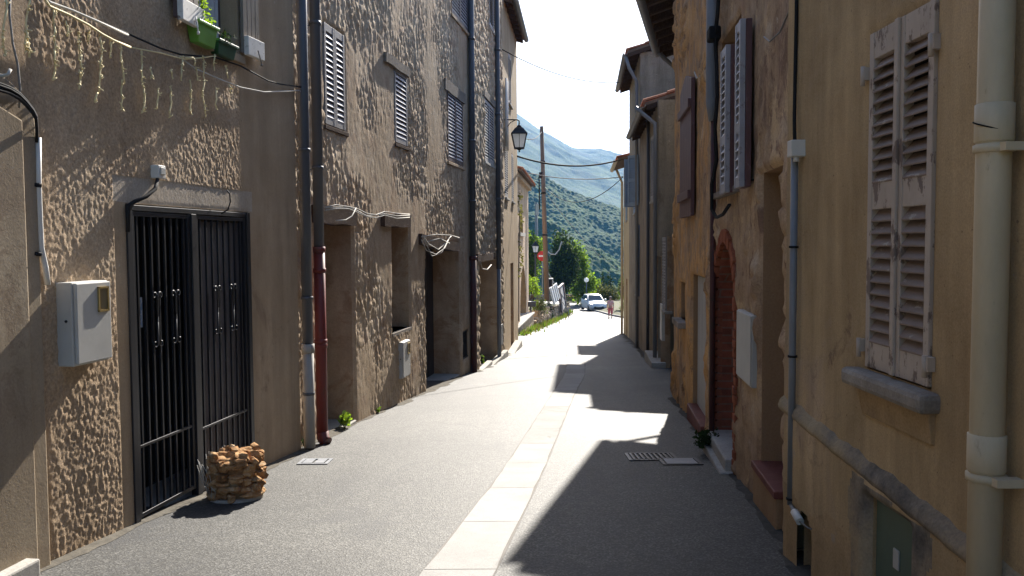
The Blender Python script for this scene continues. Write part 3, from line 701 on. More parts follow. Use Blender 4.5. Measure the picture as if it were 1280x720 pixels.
mb = MB(); mb.tube([wp(L1, x, y, .065) for x, y in [(50, -10), (62, 8), (85, 18), (110, 31), (128, 43), (143, 51), (163, 59)]], .008, 5); mb.tube([wp(L1, x, y, .06) for x, y in [(163, 59), (200, 66), (230, 74), (245, 73), (270, 70)]], .005, 5); mb.build('cable', 'icicle', sl)
def strand(px, y0, y1, heavy=1.0):
    mb = MB(); pts = []; n = max(4, int((y1 - y0) / 6)); x = px; o = .06
    for i in range(n + 1):
        x += rng.uniform(-1.6, 1.9); pts.append(wp(L1, x, y0 + (y1 - y0) * i / n, o + rng.uniform(-.012, .012)))
    mb.tube(pts, .0058 * heavy, 5)
    for i in range(int((y1 - y0) / 3.2)):
        p = pts[rng.randrange(len(pts))]
        d = Vector((rng.gauss(0, 1), rng.gauss(0, 1), rng.gauss(-.4, 1))).normalized() * rng.uniform(.012, .03)
        if d.dot(L1.n) < -.01: d = -d
        mb.tube([p, p + d], [.0055, .003], 4)
    mb.build('light_strand', 'icicle', sl)
for x, y0, y1 in [(8, 0, 70), (37, -5, 62), (34, 40, 72), (68, 12, 64), (68, 62, 100), (82, 26, 45), (97, 40, 75), (102, 68, 112), (112, 38, 52), (126, 44, 116), (138, 50, 72), (152, 56, 104), (153, 100, 136), (176, 63, 102), (178, 104, 140), (190, 84, 96), (196, 112, 136), (212, 108, 146), (229, 72, 100), (236, 100, 142), (255, 70, 144), (267, 68, 88), (271, 112, 136), (281, 82, 98), (287, 106, 116), (121, 116, 128), (243, 84, 100), (214, 86, 98)]:
    strand(x, y0, y1)
mb = MB(); mb.tube([wp(L1, 232, 72, .07), wp(L1, 241, 72, .08), wp(L1, 244, 76, .08), wp(L1, 243, 82, .07)], .006, 5); mb.build('light_strand', 'icicle', sl)
# flower box + plants on the window
def planter(px0, px1, y0, y1, o0, o1, mat, label):
    a, z1 = L1.at(px0, y0, o1); _, z2 = L1.at(px0, y1, o1); b = L1.sx(px1, y1, o1)
    r = root('flower_box', L1.pt((a + b) / 2, z2, (o0 + o1) / 2), label, 'flower box', 'flower boxes at the window')
    mb = MB(); t = .02; zt = z1; zb = z2
    mb.hexa([L1.pt(a + t, zb, o0 + t), L1.pt(b - t, zb, o0 + t), L1.pt(b - t, zb, o1 - t), L1.pt(a + t, zb, o1 - t), L1.pt(a, zt, o0), L1.pt(b, zt, o0), L1.pt(b, zt, o1), L1.pt(a, zt, o1)])
    mb.wbox(L1, a - .012, b + .012, zt - .02, zt + .004, o0 - .01, o1 + .012)
    mb.build('trough', mat, r, bevel=.006); return r, a, b, zt
r, a, b, zt = planter(249, 273, 24, 51, .0, .11, 'green_pot', 'bright green plastic flower box with a leafy seedling on the window ledge')
mb = MB(); mb.leaves([(L1.pt(a + .12, zt + .10, .08), (.05, .05, .10)), (L1.pt(b - .07, zt + .03, .08), (.06, .05, .05))], 90, .022); mb.build('seedling', 'leaf_bright', r)
r, a, b, zt = planter(274, 297, 48, 66, .0, .10, 'darkgreen_pot', 'dark green flower box lower on the right half of the window ledge')
mb = MB(); mb.leaves([(L1.pt(a + .1, zt + .03, .09), (.08, .06, .05))], 50, .022); mb.build('seedling', 'leaf_dark', r)

# ---- second house: stone with flaking mortar
S20, S21 = L2.sY(8.32), L2.sx(590, 465)
h2 = root('stone_house', L2.pt(2, L2.g(2)), 'tall stone and mortar house with dark red downpipe and louvred shutters', 'house', 'houses along the street')
D1 = Hole(-.95, L2.sx(440, 400), -2.6, .245, .42); W1 = Hole(L2.sx(488, 350), L2.sx(510.5, 350), -1.245, .235, .42)
D2 = Hole(L2.sx(530.5, 400), L2.sx(574, 400), -3.0, .02, .56)
GR = Hole(L2.sx(577, 430), L2.sx(585.5, 430), -2.28, -1.72, .08)
WA = Hole(-.87, -.22, 1.29, 2.40, .12); WB = Hole(1.80, 2.44, 1.40, 2.47, .12); WC = Hole(5.08, 6.40, 1.45, 2.79, .12); WD = Hole(5.48, 7.0, 4.13, 5.5, .12)
def d_l2(S, Z):
    w = fbm(S * 3, Z * 3, 31, 3)
    smooth = sstep(.43, .62, fbm(S * .75 + 2, Z * .55, 44, 3) + .10 * np.exp(-((S - 4.6) ** 2) / 3.0 - ((Z - 1.8) ** 2) / 6))
    f1, f2, cid = cells(S * 6.5 + w * 1.4, Z * 8.0 + w * 1.2, 6)
    st = sstep(.02, .30, f2 - f1) * (.4 + .6 * cid)
    drip = vnoise(S * 17 + w * 2, Z * 8 + w * 2, 15) ** 1.5
    d2 = vnoise(S * 24 + Z * 5 + w * 3, Z * 9 + w * 3, 19) ** 2
    o = .012 * st + .013 * drip + .017 * d2 + .009 * vnoise(S * 34, Z * 26, 3)
    o = o * (1 - .88 * smooth) + .020 * smooth + .02 * fbm(S * 1.3, Z * 1.3, 9, 3)
    return o * np.where(S > L2.sx(578), .5, 1)
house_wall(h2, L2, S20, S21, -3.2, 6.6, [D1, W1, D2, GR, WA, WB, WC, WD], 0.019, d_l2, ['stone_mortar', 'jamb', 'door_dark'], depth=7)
def lintel(W, px0, px1, yA, yB, o, parent, tilt=0, mat='old_wood'):
    a, z1 = W.at(px0, yA, o); b, _ = W.at(px1, yA, o); _, z0 = W.at(px0, yB, o)
    mb = MB(); n = 7
    for i in range(n):
        u0 = a + (b - a) * i / n; u1 = a + (b - a) * (i + 1) / n
        j = lambda t: .008 * math.sin(t * 9)
        mb.hexa([W.pt(u0, z0 + j(u0) + tilt * (u0 - a), -.15), W.pt(u1, z0 + j(u1) + tilt * (u1 - a), -.15), W.pt(u1, z0 + j(u1) + tilt * (u1 - a), o), W.pt(u0, z0 + j(u0) + tilt * (u0 - a), o),
                 W.pt(u0, z1 + j(u0 + 2) + tilt * (u0 - a), -.15), W.pt(u1, z1 + j(u1 + 2) + tilt * (u1 - a), -.15), W.pt(u1, z1 + j(u1 + 2) + tilt * (u1 - a), o + .004), W.pt(u0, z1 + j(u0 + 2) + tilt * (u0 - a), o + .004)])
    return mb.build('lintel', mat, parent, smooth=False)
lintel(L2, 398, 446, 256, 279, .10, h2); lintel(L2, 481, 513.5, 266, 282.5, .09, h2); lintel(L2, 527.5, 574, 292.5, 306, .09, h2, -.05)
lintel(L2, 483, 512, 64, 76, .07, h2, mat='grey_wood'); lintel(L2, 557, 582, 97, 111, .06, h2, mat='grey_wood')
def pair(W, H, parent, mat, mslat, leaves=2, sill='sillstone', o=-.02, rails=(0, 1.0), t=.035, n=None, blk=True, stile=.05):
    mb = MB(); e = .02
    for q in ((H.s0, H.s0 + e, H.z0, H.z1), (H.s1 - e, H.s1, H.z0, H.z1), (H.s0, H.s1, H.z1 - e, H.z1)): mb.wbox(W, *q, -.10, -.03)
    wn = mb.build('window', mat, parent)
    w = (H.s1 - H.s0 - .01) / leaves
    for k in range(leaves):
        mb = MB(); louvre(mb, flat_leaf(W, H.s0 + .005 + k * w, o), w - .006, H.z0 + .012, H.z1 - .012, t, stile, rails, .08, n, 0, 1)
        mb.build('shutter', [mat, mslat], wn, bevel=.003)
    if sill:
        mb = MB(); mb.wbox(W, H.s0 - .06, H.s1 + .06, H.z0 - .06, H.z0 - .002, -.1, .06); mb.build('sill', sill, wn, bevel=.01)
    return wn
pair(L2, WA, h2, 'shutter_grey', 'shutter_lilac', 2, None, .0); pair(L2, WB, h2, 'shutter_grey', 'shutter_lilac', 1, None, .0)
pair(L2, WC, h2, 'shutter_dark', 'shutter_lilac', 2, 'stone_mortar', .0); pair(L2, WD, h2, 'shutter_dark', 'shutter_lilac', 2, 'stone_mortar', .0)
for H in (WA, WB):
    mb = MB(); mb.wbox(L2, H.s0 - .04, H.s1 + .06, H.z0 - .05, H.z0 - .003, -.1, .05); mb.build('sill', 'old_wood', h2, bevel=.006)
mb = MB(); mb.wbox(L2, -.95, L2.sx(441, 530), -2.6, L2.at(440, 525)[1], -.4, .05); mb.build('door_step', 'concrete', h2, bevel=.012)
mb = MB(); mb.wbox(L2, W1.s0 - .03, W1.s1 + .03, -1.30, -1.245, -.35, .035); mb.build('window_sill', 'sillstone', h2, bevel=.008)
mb = MB(); mb.wbox(L2, D2.s0, D2.s1, -3.0, L2.g(D2.s1) + .05, -.55, .0); mb.build('door_step', 'concrete', h2, bevel=.01)
mb = MB(); mb.wbox(L2, -.94, D1.s1, L2.at(440, 525)[1], .24, -.415, -.36); mb.build('door', 'door_dark', h2)
mb = MB()
for k in range(6): mb.wbox(L2, D2.s0 + (D2.s1 - D2.s0) * k / 6 + .005, D2.s0 + (D2.s1 - D2.s0) * (k + 1) / 6 - .005, L2.g(D2.s1) + .05, .02, -.55, -.50)
mb.build('garage_door', 'door_dark', h2, bevel=.004)
mb = MB()
for k in range(9): mb.wbox(L2, GR.s0 + (GR.s1 - GR.s0) * k / 9 + .01, GR.s0 + (GR.s1 - GR.s0) * k / 9 + .03, GR.z0, GR.z1, -.06, -.02)
for z in (GR.z0, GR.z1 - .03): mb.wbox(L2, GR.s0, GR.s1, z, z + .03, -.065, -.015)
mb.build('vent_grille', 'iron', h2)
# red pipe in front of the corner, slate pipe at the far end
a, zz = pip(L2, 401, (312, 548), .17, .05)
mb = MB(); mb.tube([L2.pt(a, 6.5, .17), L2.pt(a, zz[0], .17)], .052, 14); dp = mb.build('downpipe', 'pipe_slate', h2)
mb = MB(); zb = L2.g(a) + .05
mb.tube([L2.pt(a, zz[0] + .03, .17), L2.pt(a, zz[0] - .03, .17)], .063, 14); mb.tube([L2.pt(a, zz[0] - .02, .17), L2.pt(a, zb, .17)], .058, 14)
for z in (-.25, -.98, -1.02): mb.tube([L2.pt(a, z, .17), L2.pt(a, z - .05, .17)], .066, 14)
mb.tube([L2.pt(a, zb + .08, .17), L2.pt(a, zb, .18), L2.pt(a - .02, zb - .03, .23)], .062, 12); mb.build('cast_boot', 'pipe_red', dp)
for z in (2.2, .75):
    mb = MB(); mb.tube([L2.pt(a, z, .17), L2.pt(a, z + .035, .17)], .06, 12); mb.tube([L2.pt(a, z, .02), L2.pt(a, z, .17)], .008, 6)
    mb.build('pipe_clip', 'pipe_slate', dp)
a, zz = pip(L2, 592, (322, 466), .09, .05)
mb = MB(); mb.tube([L2.pt(a, 6.5, .09), L2.pt(a, zz[0], .09)], .06, 12); dp = mb.build('downpipe', 'pipe_slate', h2)
mb = MB(); mb.tube([L2.pt(a, zz[0] + .03, .09), L2.pt(a, zz[0] - .05, .09)], .078, 12); mb.tube([L2.pt(a, zz[0], .09), L2.pt(a, L2.g(a), .09)], .066, 12); mb.build('cast_boot', 'pipe_maroon', dp)
for z in (4.0, 2.0, .8):
    mb = MB(); mb.tube([L2.pt(a, z, .09), L2.pt(a, z + .05, .09)], .07, 12)
    mb.build('pipe_clip', 'pipe_slate', dp)
p = L2.at(594, 63, .05); q = L2.at(594, 94, .05); mb = MB(); mb.wbox(L2, p[0] - .18, p[0] + .1, q[1], p[1], 0, .06); mb.build('wall_plate', 'pipe_maroon', h2)
cabinet(L2, L2.sx(495.5, 450), L2.sx(505, 450), L2.at(500, 471)[1], L2.at(500, 426)[1], .07, 'grey_plastic', 'narrow grey meter cabinet below the blind window of the stone house', 'meter cabinets on the house fronts', lo=.03)
cw = root('wire_tangle', wp(L2, 450, 265, .12), 'pale wires looping along the wooden lintels of the stone house', 'wires')
for dy, k in ((0, 0), (2, 1), (4, 2)):
    mb = MB(); mb.tube([wp(L2, x, y + dy + rng.uniform(-1.5, 1.5), .13) for x, y in [(406, 258), (420, 257), (436, 257), (446, 260), (458, 267), (470, 268), (481, 265), (496, 268), (512, 267)]], .007, 5); mb.build('wire', 'cable_white', cw)
mb = MB(); mb.tube([wp(L2, x, y, .14) for x, y in [(445, 260), (440, 270), (432, 275), (420, 276)]], .007, 5); mb.build('wire', 'cable_white', cw)
cw = root('wire_tangle', wp(L2, 545, 300, .13), 'loose grey white wire loops drooping over the widest doorway lintel', 'wires')
for pts in ([(527, 300), (533, 313), (545, 318), (556, 310), (562, 296)], [(528, 294), (536, 305), (548, 312), (558, 303), (564, 295)], [(530, 299), (540, 320), (552, 316), (560, 300)], [(527, 296), (545, 293), (563, 294), (574, 297)], [(534, 302), (550, 298), (562, 304)]):
    mb = MB(); mb.tube([wp(L2, x, y, .13 + rng.uniform(0, .03)) for x, y in pts], .008, 5); mb.build('wire', 'cable_white', cw)

# ---- third house: rubble stone
S30, S31 = 0.0, L3.sY(21.7)
h3 = root('rubble_house', L3.pt(2, L3.g(2)), 'narrow rubble stone house with pale blue shutters between two dark downpipes', 'house', 'houses along the street')
D3 = Hole(L3.sx(598, 400), L3.sx(621.5, 400), -3.6, -.42, .5); WE = Hole(1.62, 3.05, 1.78, 3.15, .12); WF = Hole(2.46, 3.75, 4.90, 6.2, .12)
def d_l3(S, Z):
    f1, f2, cid = cells(S * 4.2, Z * 5.5, 16)
    return .045 * sstep(.03, .25, f2 - f1) * (.5 + .5 * cid) + .02 * vnoise(S * 14, Z * 14, 3)
house_wall(h3, L3, S30, S31, -3.6, 6.9, [D3, WE, WF], 0.04, d_l3, ['rubble', 'jamb', 'door_dark'], depth=7)
lintel(L3, 597.5, 619, 318, 327, .08, h3); 
for H in (WE, WF):
    pair(L3, H, h3, 'pale_shutter', 'pale_shutter', 2, 'concrete', .0)
    mb = MB(); mb.wbox(L3, H.s0 - .15, H.s1 + .15, H.z1 + .005, H.z1 + .16, -.1, .06); mb.build('lintel', 'grey_wood', h3, bevel=.01)
mb = MB(); mb.wbox(L3, -.1, 4.5, -3.6, L3.g(2.2) + .03, 0, .16); mb.wbox(L3, -.1, 1.9, L3.g(2.2), L3.g(.8) + .03, 0, .13); mb.build('kerb_step', 'concrete', h3, bevel=.02)
a, zz = pip(L3, 623.5, (336,), .10, .05); a = min(a, 4.5)
mb = MB(); mb.tube([L3.pt(a, 6.8, .10), L3.pt(a, zz[0], .10)], .06, 12); dp = mb.build('downpipe', 'pipe_slate', h3)
mb = MB(); mb.tube([L3.pt(a, zz[0] + .02, .10), L3.pt(a, L3.g(a), .10)], .05, 12); mb.build('cast_boot', 'pipe_grey', dp)
for z in (4.5, 3.0, 1.0):
    mb = MB(); mb.tube([L3.pt(a, z, .1), L3.pt(a, z + .06, .1)], .072, 12)
    mb.build('pipe_clip', 'pipe_slate', dp)
mb = MB(); mb.wbox(L3, 3.75, 4.4, -2.55, -2.05, 0, .05); mb.build('vent_grille', 'iron', h3)
mb = MB(); mb.tube([wp(L3, x, y, .14) for x, y in [(600, 326), (603, 336), (609, 337), (614, 331)]], .012, 6); tag(mb.build('wire_loop', 'cable_white'), 'white wire hook drooping under the lintel of the rubble stone house', 'cable')

# ---- fourth house: ochre render with eaves
S40, S41 = 0.0, L4.sY(27.2)
h4 = root('ochre_house', L4.pt(2, L4.g(2)), 'ochre rendered house with tiled eaves and wall lantern at the left bend', 'house', 'houses along the street')
WG = Hole(1.0, 1.9, 1.2, 3.0, .14); WH = Hole(3.2, 3.9, 1.2, 2.6, .14); D4 = Hole(2.6, 3.7, -3.9, -.6, .3); WI = Hole(2.3, 3.2, 3.9, 5.3, .14)
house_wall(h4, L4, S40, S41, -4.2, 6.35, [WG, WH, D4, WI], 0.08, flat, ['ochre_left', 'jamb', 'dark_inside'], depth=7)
for H in (WG, WH, WI): pair(L4, H, h4, 'pale_shutter', 'pale_shutter', 2, 'concrete', -.03)
mb = MB(); mb.wbox(L4, 2.62, 3.68, -3.3, -.62, -.28, -.22); mb.build('door', 'wood_brown', h4)
mb = MB(); mb.wbox(L4, 1.0, 4.2, -4.2, L4.g(2.5) + .10, 0, .22); mb.build('door_step', 'concrete', h4, bevel=.02)
for x, o in ((.9, .05), (1.25, .05)):
    mb = MB(); mb.tube([L4.pt(x, 4.3, o), L4.pt(x, 2.7 - x * .2, o)], .035, 8); mb.build('conduit', 'white_plastic', h4)

def roof(W, s0, s1, z, over, depth, rise, parent, pitch=.22, gutter='pipe_slate', thick=.07, rafters=True, z_end=None, gut_end=True):
    """lean-to slope rising from the eave at o=+over to o=-depth, clay tiles on boards"""
    mb = MB(); sl = lambda o: z + (over - o) * rise
    P = lambda a, o, h: W.pt(a, sl(o) + h, o)
    mb.hexa([P(s0, over, 0), P(s1, over, 0), P(s1, -depth, 0), P(s0, -depth, 0), P(s0, over, thick), P(s1, over, thick), P(s1, -depth, thick), P(s0, -depth, thick)])
    rf = mb.build('roof', 'roof_wood', parent)
    mb = MB(); n = int((s1 - s0) / pitch) + 1
    for i in range(n):
        a = s0 + (s1 - s0) * (i + .5) / n; r = (s1 - s0) / n * .36
        segs = 10; L = (over + depth) / segs
        for j in range(segs):
            o0 = over + .05 - L * j; o1 = o0 - L - .06; lift = thick + .02
            ring = []
            for o, rr, hh in ((o0, r * 1.12, .018), (o1, r * .92, 0.0)):
                ring.append([P(a + rr * math.cos(t), o, lift + hh + rr * .8 * math.sin(t)) for t in [math.pi * k / 6 for k in range(7)]])
            mb.add(ring[0] + ring[1], [(k, k + 1, 8 + k, 7 + k) for k in range(6)] + [(0, 1, 2, 3, 4, 5, 6)], 0, True)
    mb.wbox4(W, [(s0, sl(over) + thick), (s1, sl(over) + thick), (s1, sl(over) + thick + .03), (s0, sl(over) + thick + .03)], over + .03, over - .02)
    mb.build('tiles', 'roof_tile', rf)
    if rafters:
        mb = MB(); n = max(2, int((s1 - s0) / .55))
        for i in range(n + 1):
            a = s0 + .05 + (s1 - s0 - .1) * i / n
            mb.hexa([P(a - .04, over - .03, -.11), P(a + .04, over - .03, -.11), P(a + .04, -1.5, -.11), P(a - .04, -1.5, -.11), P(a - .04, over - .03, -.002), P(a + .04, over - .03, -.002), P(a + .04, -1.5, -.002), P(a - .04, -1.5, -.002)])
        mb.build('rafters', 'old_wood', rf)
    if gutter:
        mb = MB(); c = over + .07; zc = sl(over) + .02; r = .075
        ring = lambda a: [W.pt(a, zc - r * math.sin(t), c + r * math.cos(t)) for t in [math.pi * k / 8 for k in range(9)]] + [W.pt(a, zc - (r - .01) * math.sin(t), c + (r - .01) * math.cos(t)) for t in [math.pi * (8 - k) / 8 for k in range(9)]]
        A = ring(s0 - .05); B = ring(s1 + .05)
        mb.add(A + B, [(k, (k + 1) % 18, 18 + (k + 1) % 18, 18 + k) for k in range(18)] + [tuple(range(18)), tuple(range(18, 36))])
        mb.build('gutter', gutter, rf)
    return rf
roof(L4, 0.9, 5.5, 6.34, .24, 5, .3, h4, rafters=True)

# ---- wall lantern
def lantern(mbs, c, h, name_mats=None):
    """four-sided street lantern hanging or standing with its base at c; returns builders metal, glass"""
    mt, gl = mbs; w0, w1 = h * .16, h * .26; z0, z1 = .12 * h, .62 * h; c = Vector(c)
    sq = lambda w, z: [c + Vector((x * w, y * w, z)) for x, y in ((-1, -1), (1, -1), (1, 1), (-1, 1))]
    gl.hexa(sq(w0 * .9, z0) + sq(w1 * .92, z1))
    for i in range(4): mt.beam(sq(w0, z0)[i], sq(w1, z1)[i], .022, .022)
    for w, z in ((w0, z0), (w1, z1)):
        q = sq(w, z)
        for i in range(4): mt.beam(q[i], q[(i + 1) % 4], .03, .03)
    for i in range(4):                   # middle bars
        a0 = (sq(w0, z0)[i] + sq(w0, z0)[(i + 1) % 4]) / 2; a1 = (sq(w1, z1)[i] + sq(w1, z1)[(i + 1) % 4]) / 2
        mt.beam(a0, a1, .012, .012)
    mt.hexa(sq(w1 * 1.12, z1) + sq(w1 * .62, z1 + .17 * h)); mt.hexa(sq(w1 * .66, z1 + .17 * h) + sq(w1 * .30, z1 + .25 * h))
    mt.lathe(c + Vector((0, 0, z1 + .25 * h)), [(w1 * .25, 0), (w1 * .32, .03 * h), (w1 * .12, .07 * h), (.01, .13 * h)], 8)
    mt.lathe(c, [(.012, -.02 * h), (.03 * h, .0), (.02 * h, .05 * h), (w0, .12 * h)], 8)
lp = wp(L4, 641, 152, 0.0); Yl = 22.6; c = atY(649, 171, Yl); hl = 40 / 1065 * Yl
lr = root('wall_lantern', L4.pt(.9, c.z + .7, 0), 'black wall lantern with frosted panes hanging from an iron arm', 'lantern')
mt, gl = MB(), MB(); base = c + Vector((0, 0, -hl * .46)); lantern((mt, gl), base, hl * .88); lb = mt.build('lantern_body', 'iron', lr); gl.build('panes', 'lamp_glass', lb)
mb = MB(); tp = base + Vector((0, 0, hl * .88)); arm = Vector((-1, .02, 0)); wx = L4.pt(L4.sY(Yl), tp.z, 0).x; L_ = tp.x - wx + .05
mb.tube([tp + Vector((0, 0, -.03)), tp + Vector((0, 0, .06)), tp + Vector((-.06, 0, .09)), tp + Vector((-L_, 0, .09))], .018, 8); mb.tube([tp + Vector((-L_, 0, -.25)), tp + Vector((-L_ * .5, 0, .02)), tp + Vector((-.08, 0, .09))], .012, 6)
mb.build('arm', 'iron', lr)

# ---- fifth house, beyond the gap
L5 = Wall(.10, 33.2, .078, 'L')
h5 = root('corner_house', L5.pt(4, -3.2), 'pinkish rendered house with arched doorway beyond the raised terrace', 'house', 'houses along the street')
A5 = Hole(L5.sx(650, 350), L5.sx(657.5, 350), -4, L5.at(653, 333)[1], .45, True); W5 = Hole(L5.sx(648, 280), L5.sx(654, 280), L5.at(651, 291)[1], L5.at(651, 262)[1], .25, True)
house_wall(h5, L5, 0, L5.sx(660.5, 300), -4.6, L5.at(655, 226)[1], [A5, W5], .12, flat, ['pinkish', 'ochre_left', 'wood_brown'], depth=8)
mb = MB(); mb.wbox(L5, W5.s0 - .15, W5.s1 + .15, W5.z0 - .15, W5.z0, -.1, .1); mb.build('sill', 'concrete', h5)
roof(L5, -.2, L5.sx(660.5, 300) + .25, L5.at(655, 226)[1] - .08, .32, 4.5, .3, h5, gutter=None, rafters=False)
mb = MB(); mb.wbox(L5, -.1, L5.sx(660.5, 300) + .12, L5.at(655, 226)[1] - .25, L5.at(655, 226)[1] - .08, -.05, .16); mb.build('cornice', 'pinkish', h5)
vine = MB(); vine.leaves([(L5.pt(L5.sx(646 + k % 3, 300), 1.8 - k * .5, .12), (.12, .5, .4)) for k in range(7) if k != 3], 190, .075)
vn = root('climbing_vine', L5.pt(1.5, -3.2, .1), 'sparse yellowish vine climbing the pinkish house beside its small arched window', 'plant'); vine.build('foliage', 'leaf_dry', vn)
mb = MB(); mb.tube([L5.pt(L5.sx(646, 380), -3.2, .08), L5.pt(L5.sx(646, 330), -1, .08), L5.pt(L5.sx(647, 270), 1.2, .08)], .025, 6); mb.build('stem', 'bark', vn)

# ================================================================== THE HOUSES, RIGHT SIDE
r1 = root('yellow_house', R1.pt(-1.5, R1.g(-1.5)), 'yellowish brown rendered house with peeling louvred shutters and cream drainpipe', 'house', 'houses along the street')
RS1 = 0.0
RW = Hole(-1.68, -1.10, -.575, .905, .14)
HA = Hole(-1.19, -1.60, -2.2, -1.14, .035)
NI = Hole(R1.sx(1024, 670), R1.sx(1005, 670), -2.1, R1.at(1014, 641)[1], .16, True)
lz = lambda S: -.95 + (S + .24) * (.13 / 1.79)
def d_r1(S, Z):
    pl = 1 - sstep(-.05, .02, Z - lz(S))
    o = .03 * pl * sstep(0.02, .10, -S) + .006 * fbm(S * 8, Z * 8, 5) + .012 * fbm(S * 1.7, Z * 1.7, 6, 3)
    hs = ((S > -1.68) & (S < -1.11) & (Z < -1.02) & (Z > -2)).astype(float)
    return o + .008 * hs
def m_r1(S, Z):
    w = fbm(S * 5, Z * 5, 3) * .12
    low = Z < lz(S) - .05
    hat = low & (S > -1.70 - w) & (S < -1.09 + w) & (Z < -.95 + w)
    damp = low & (Z < -1.5 + w * 2)
    return np.where(hat, 4, np.where(damp, 3, 0))
house_wall(r1, R1, R1.sY(-7), RS1, -2.3, 3.0, [RW, HA, NI], 0.02, d_r1, ['ochre_render', 'ochre_dirty', 'dark_inside', 'ochre_dirty', 'ledge'], matfn=m_r1, vis=(R1.sY(2.2), 0), depth=5)
# ledge along the top of the plinth
mb = MB()
for k in range(60):
    u0, u1 = -.004 - k * .0575, -.004 - (k + 1) * .0575
    q = []
    for u in (u0, u1):
        wv = .006 * math.sin(u * 17) + .005 * math.sin(u * 41 + 1)
        q.append([R1.pt(u, lz(u) + .045 + wv, .0), R1.pt(u, lz(u) + .012 + wv, .034 + wv * .4), R1.pt(u, lz(u) - .018, .046 + wv * .3), R1.pt(u, lz(u) - .038 + wv * .5, .042), R1.pt(u, lz(u) - .06, .0)])
    mb.add(q[0] + q[1], [(i, i + 1, 6 + i, 5 + i) for i in range(4)], 0, True)
mb.build('plinth_ledge', 'ledge', r1)
# window, two leaves
mb = MB(); e = .022
for q in ((RW.s0, RW.s0 + e, RW.z0, RW.z1), (RW.s1 - e, RW.s1, RW.z0, RW.z1), (RW.s0 + e, RW.s1 - e, RW.z1 - e, RW.z1)): mb.wbox(R1, *q, -.12, -.035)
wn = mb.build('window', 'peel_paint', r1)
w = (RW.s1 - RW.s0 - .008) / 2
for k in range(2):
    mb = MB(); louvre(mb, flat_leaf(R1, RW.s0 + .004 + k * w, -.03), w - .004, RW.z0 + .01, RW.z1 + (.0), .045, .042, (0, .515, 1.0), .115, 11, 0, 1)
    mb.build('shutter', ['peel_paint', 'peel_slat'], wn, bevel=.003)
mb = MB(); mb.wbox(R1, RW.s0 + w - .015, RW.s0 + w + .018, RW.z0 + .012, RW.z1 - .002, .015, .03); mb.build('cover_strip', 'peel_paint', wn, bevel=.004)
for s_, z_ in ((RW.s1, .74), (RW.s1, -.47), (RW.s0, .74), (RW.s0, -.47)):
    mb = MB(); sg = 1 if s_ == RW.s1 else -1
    mb.wbox(R1, s_, s_ + sg * .035, z_ - .03, z_ + .025, .005, .035); mb.tube([R1.pt(s_ + sg * .012, z_ - .055, .035), R1.pt(s_ + sg * .012, z_ + .03, .035)], .011, 8)
    mb.build('hinge', 'peel_paint', wn)
mb = MB(); a, b = RW.s0 - .075, RW.s1 + .10; zs = RW.z0 - .045
mb.wbox(R1, a, b, zs - .038, zs + .040, -.1, .085)
mb.build('sill', 'sillstone', wn, bevel=.022)
mb = MB(); mb.hexa([R1.pt(a + .03, zs - .16, 0), R1.pt(b - .10, zs - .16, 0), R1.pt(b - .10, zs - .16, .022), R1.pt(a + .03, zs - .16, .022), R1.pt(a + .03, zs - .03, 0), R1.pt(b - .06, zs - .03, 0), R1.pt(b - .06, zs - .03, .035), R1.pt(a + .03, zs - .03, .035)]); mb.build('apron', 'ochre_dirty', wn, bevel=.006)
# hatch
mb = MB(); mb.wbox(R1, HA.s0 + .006, HA.s1 - .006, -2.2, HA.z1 - .006, -.034, -.012); ht = mb.build('meter_hatch', 'green_metal', r1, bevel=.003)
mb = MB(); a, z = R1.at(1118, 697); mb.wbox(R1, a - .025, a + .025, z - .05, z + .035, -.012, -.004); mb.build('lock_plate', 'grey_plastic', ht, bevel=.003)
# cream pipe
a, _ = pip(R1, 1239, (150, 500), .075, .06)
mb = MB(); zc1, zc2 = R1.at(1239, 132, .075)[1], R1.at(1239, 545, .075)[1]; r = .052
mb.tube([R1.pt(a, 3.0, .075), R1.pt(a, -2.2, .075)], r, 20); dp = mb.build('downpipe', 'pipe_cream', r1)
for zc in (zc1, zc2):
    mb = MB(); mb.lathe(R1.pt(a, 0, .075), [(r + .002, zc + .002), (r + .006, zc), (r + .006, zc - .115), (r + .002, zc - .12)], 20)
    mb.build('socket', 'pipe_cream', dp)
for zc in (zc1, zc2):
    mb = MB(); mb.lathe(R1.pt(a, 0, .075), [(r + .001, zc - .125), (r + .009, zc - .128), (r + .009, zc - .15), (r + .001, zc - .153)], 20); mb.wbox(R1, a - .09, a - .05, zc - .152, zc - .126, 0, .09)
    mb.build('pipe_clip', 'pipe_cream', dp)
mb = MB(); pts = [R1.pt(a + .055 * math.cos(t), zc1 - .07 + .02 * math.sin(t * 1.0 + 1), .075 + .062 * math.sin(t)) for t in [math.pi * k / 10 for k in range(-1, 12)]]; mb.tube(pts, .0025, 5); mb.build('binding_wire', 'cable_black', dp)
mb = MB(); mb.rock(R1.pt(a - .14, R1.g(a) + .12, .05), .10, .10, .30); tag(mb.build('guard_stone', 'ledge'), 'dark rounded stone lump against the wall just beyond the cream drainpipe', 'stone')
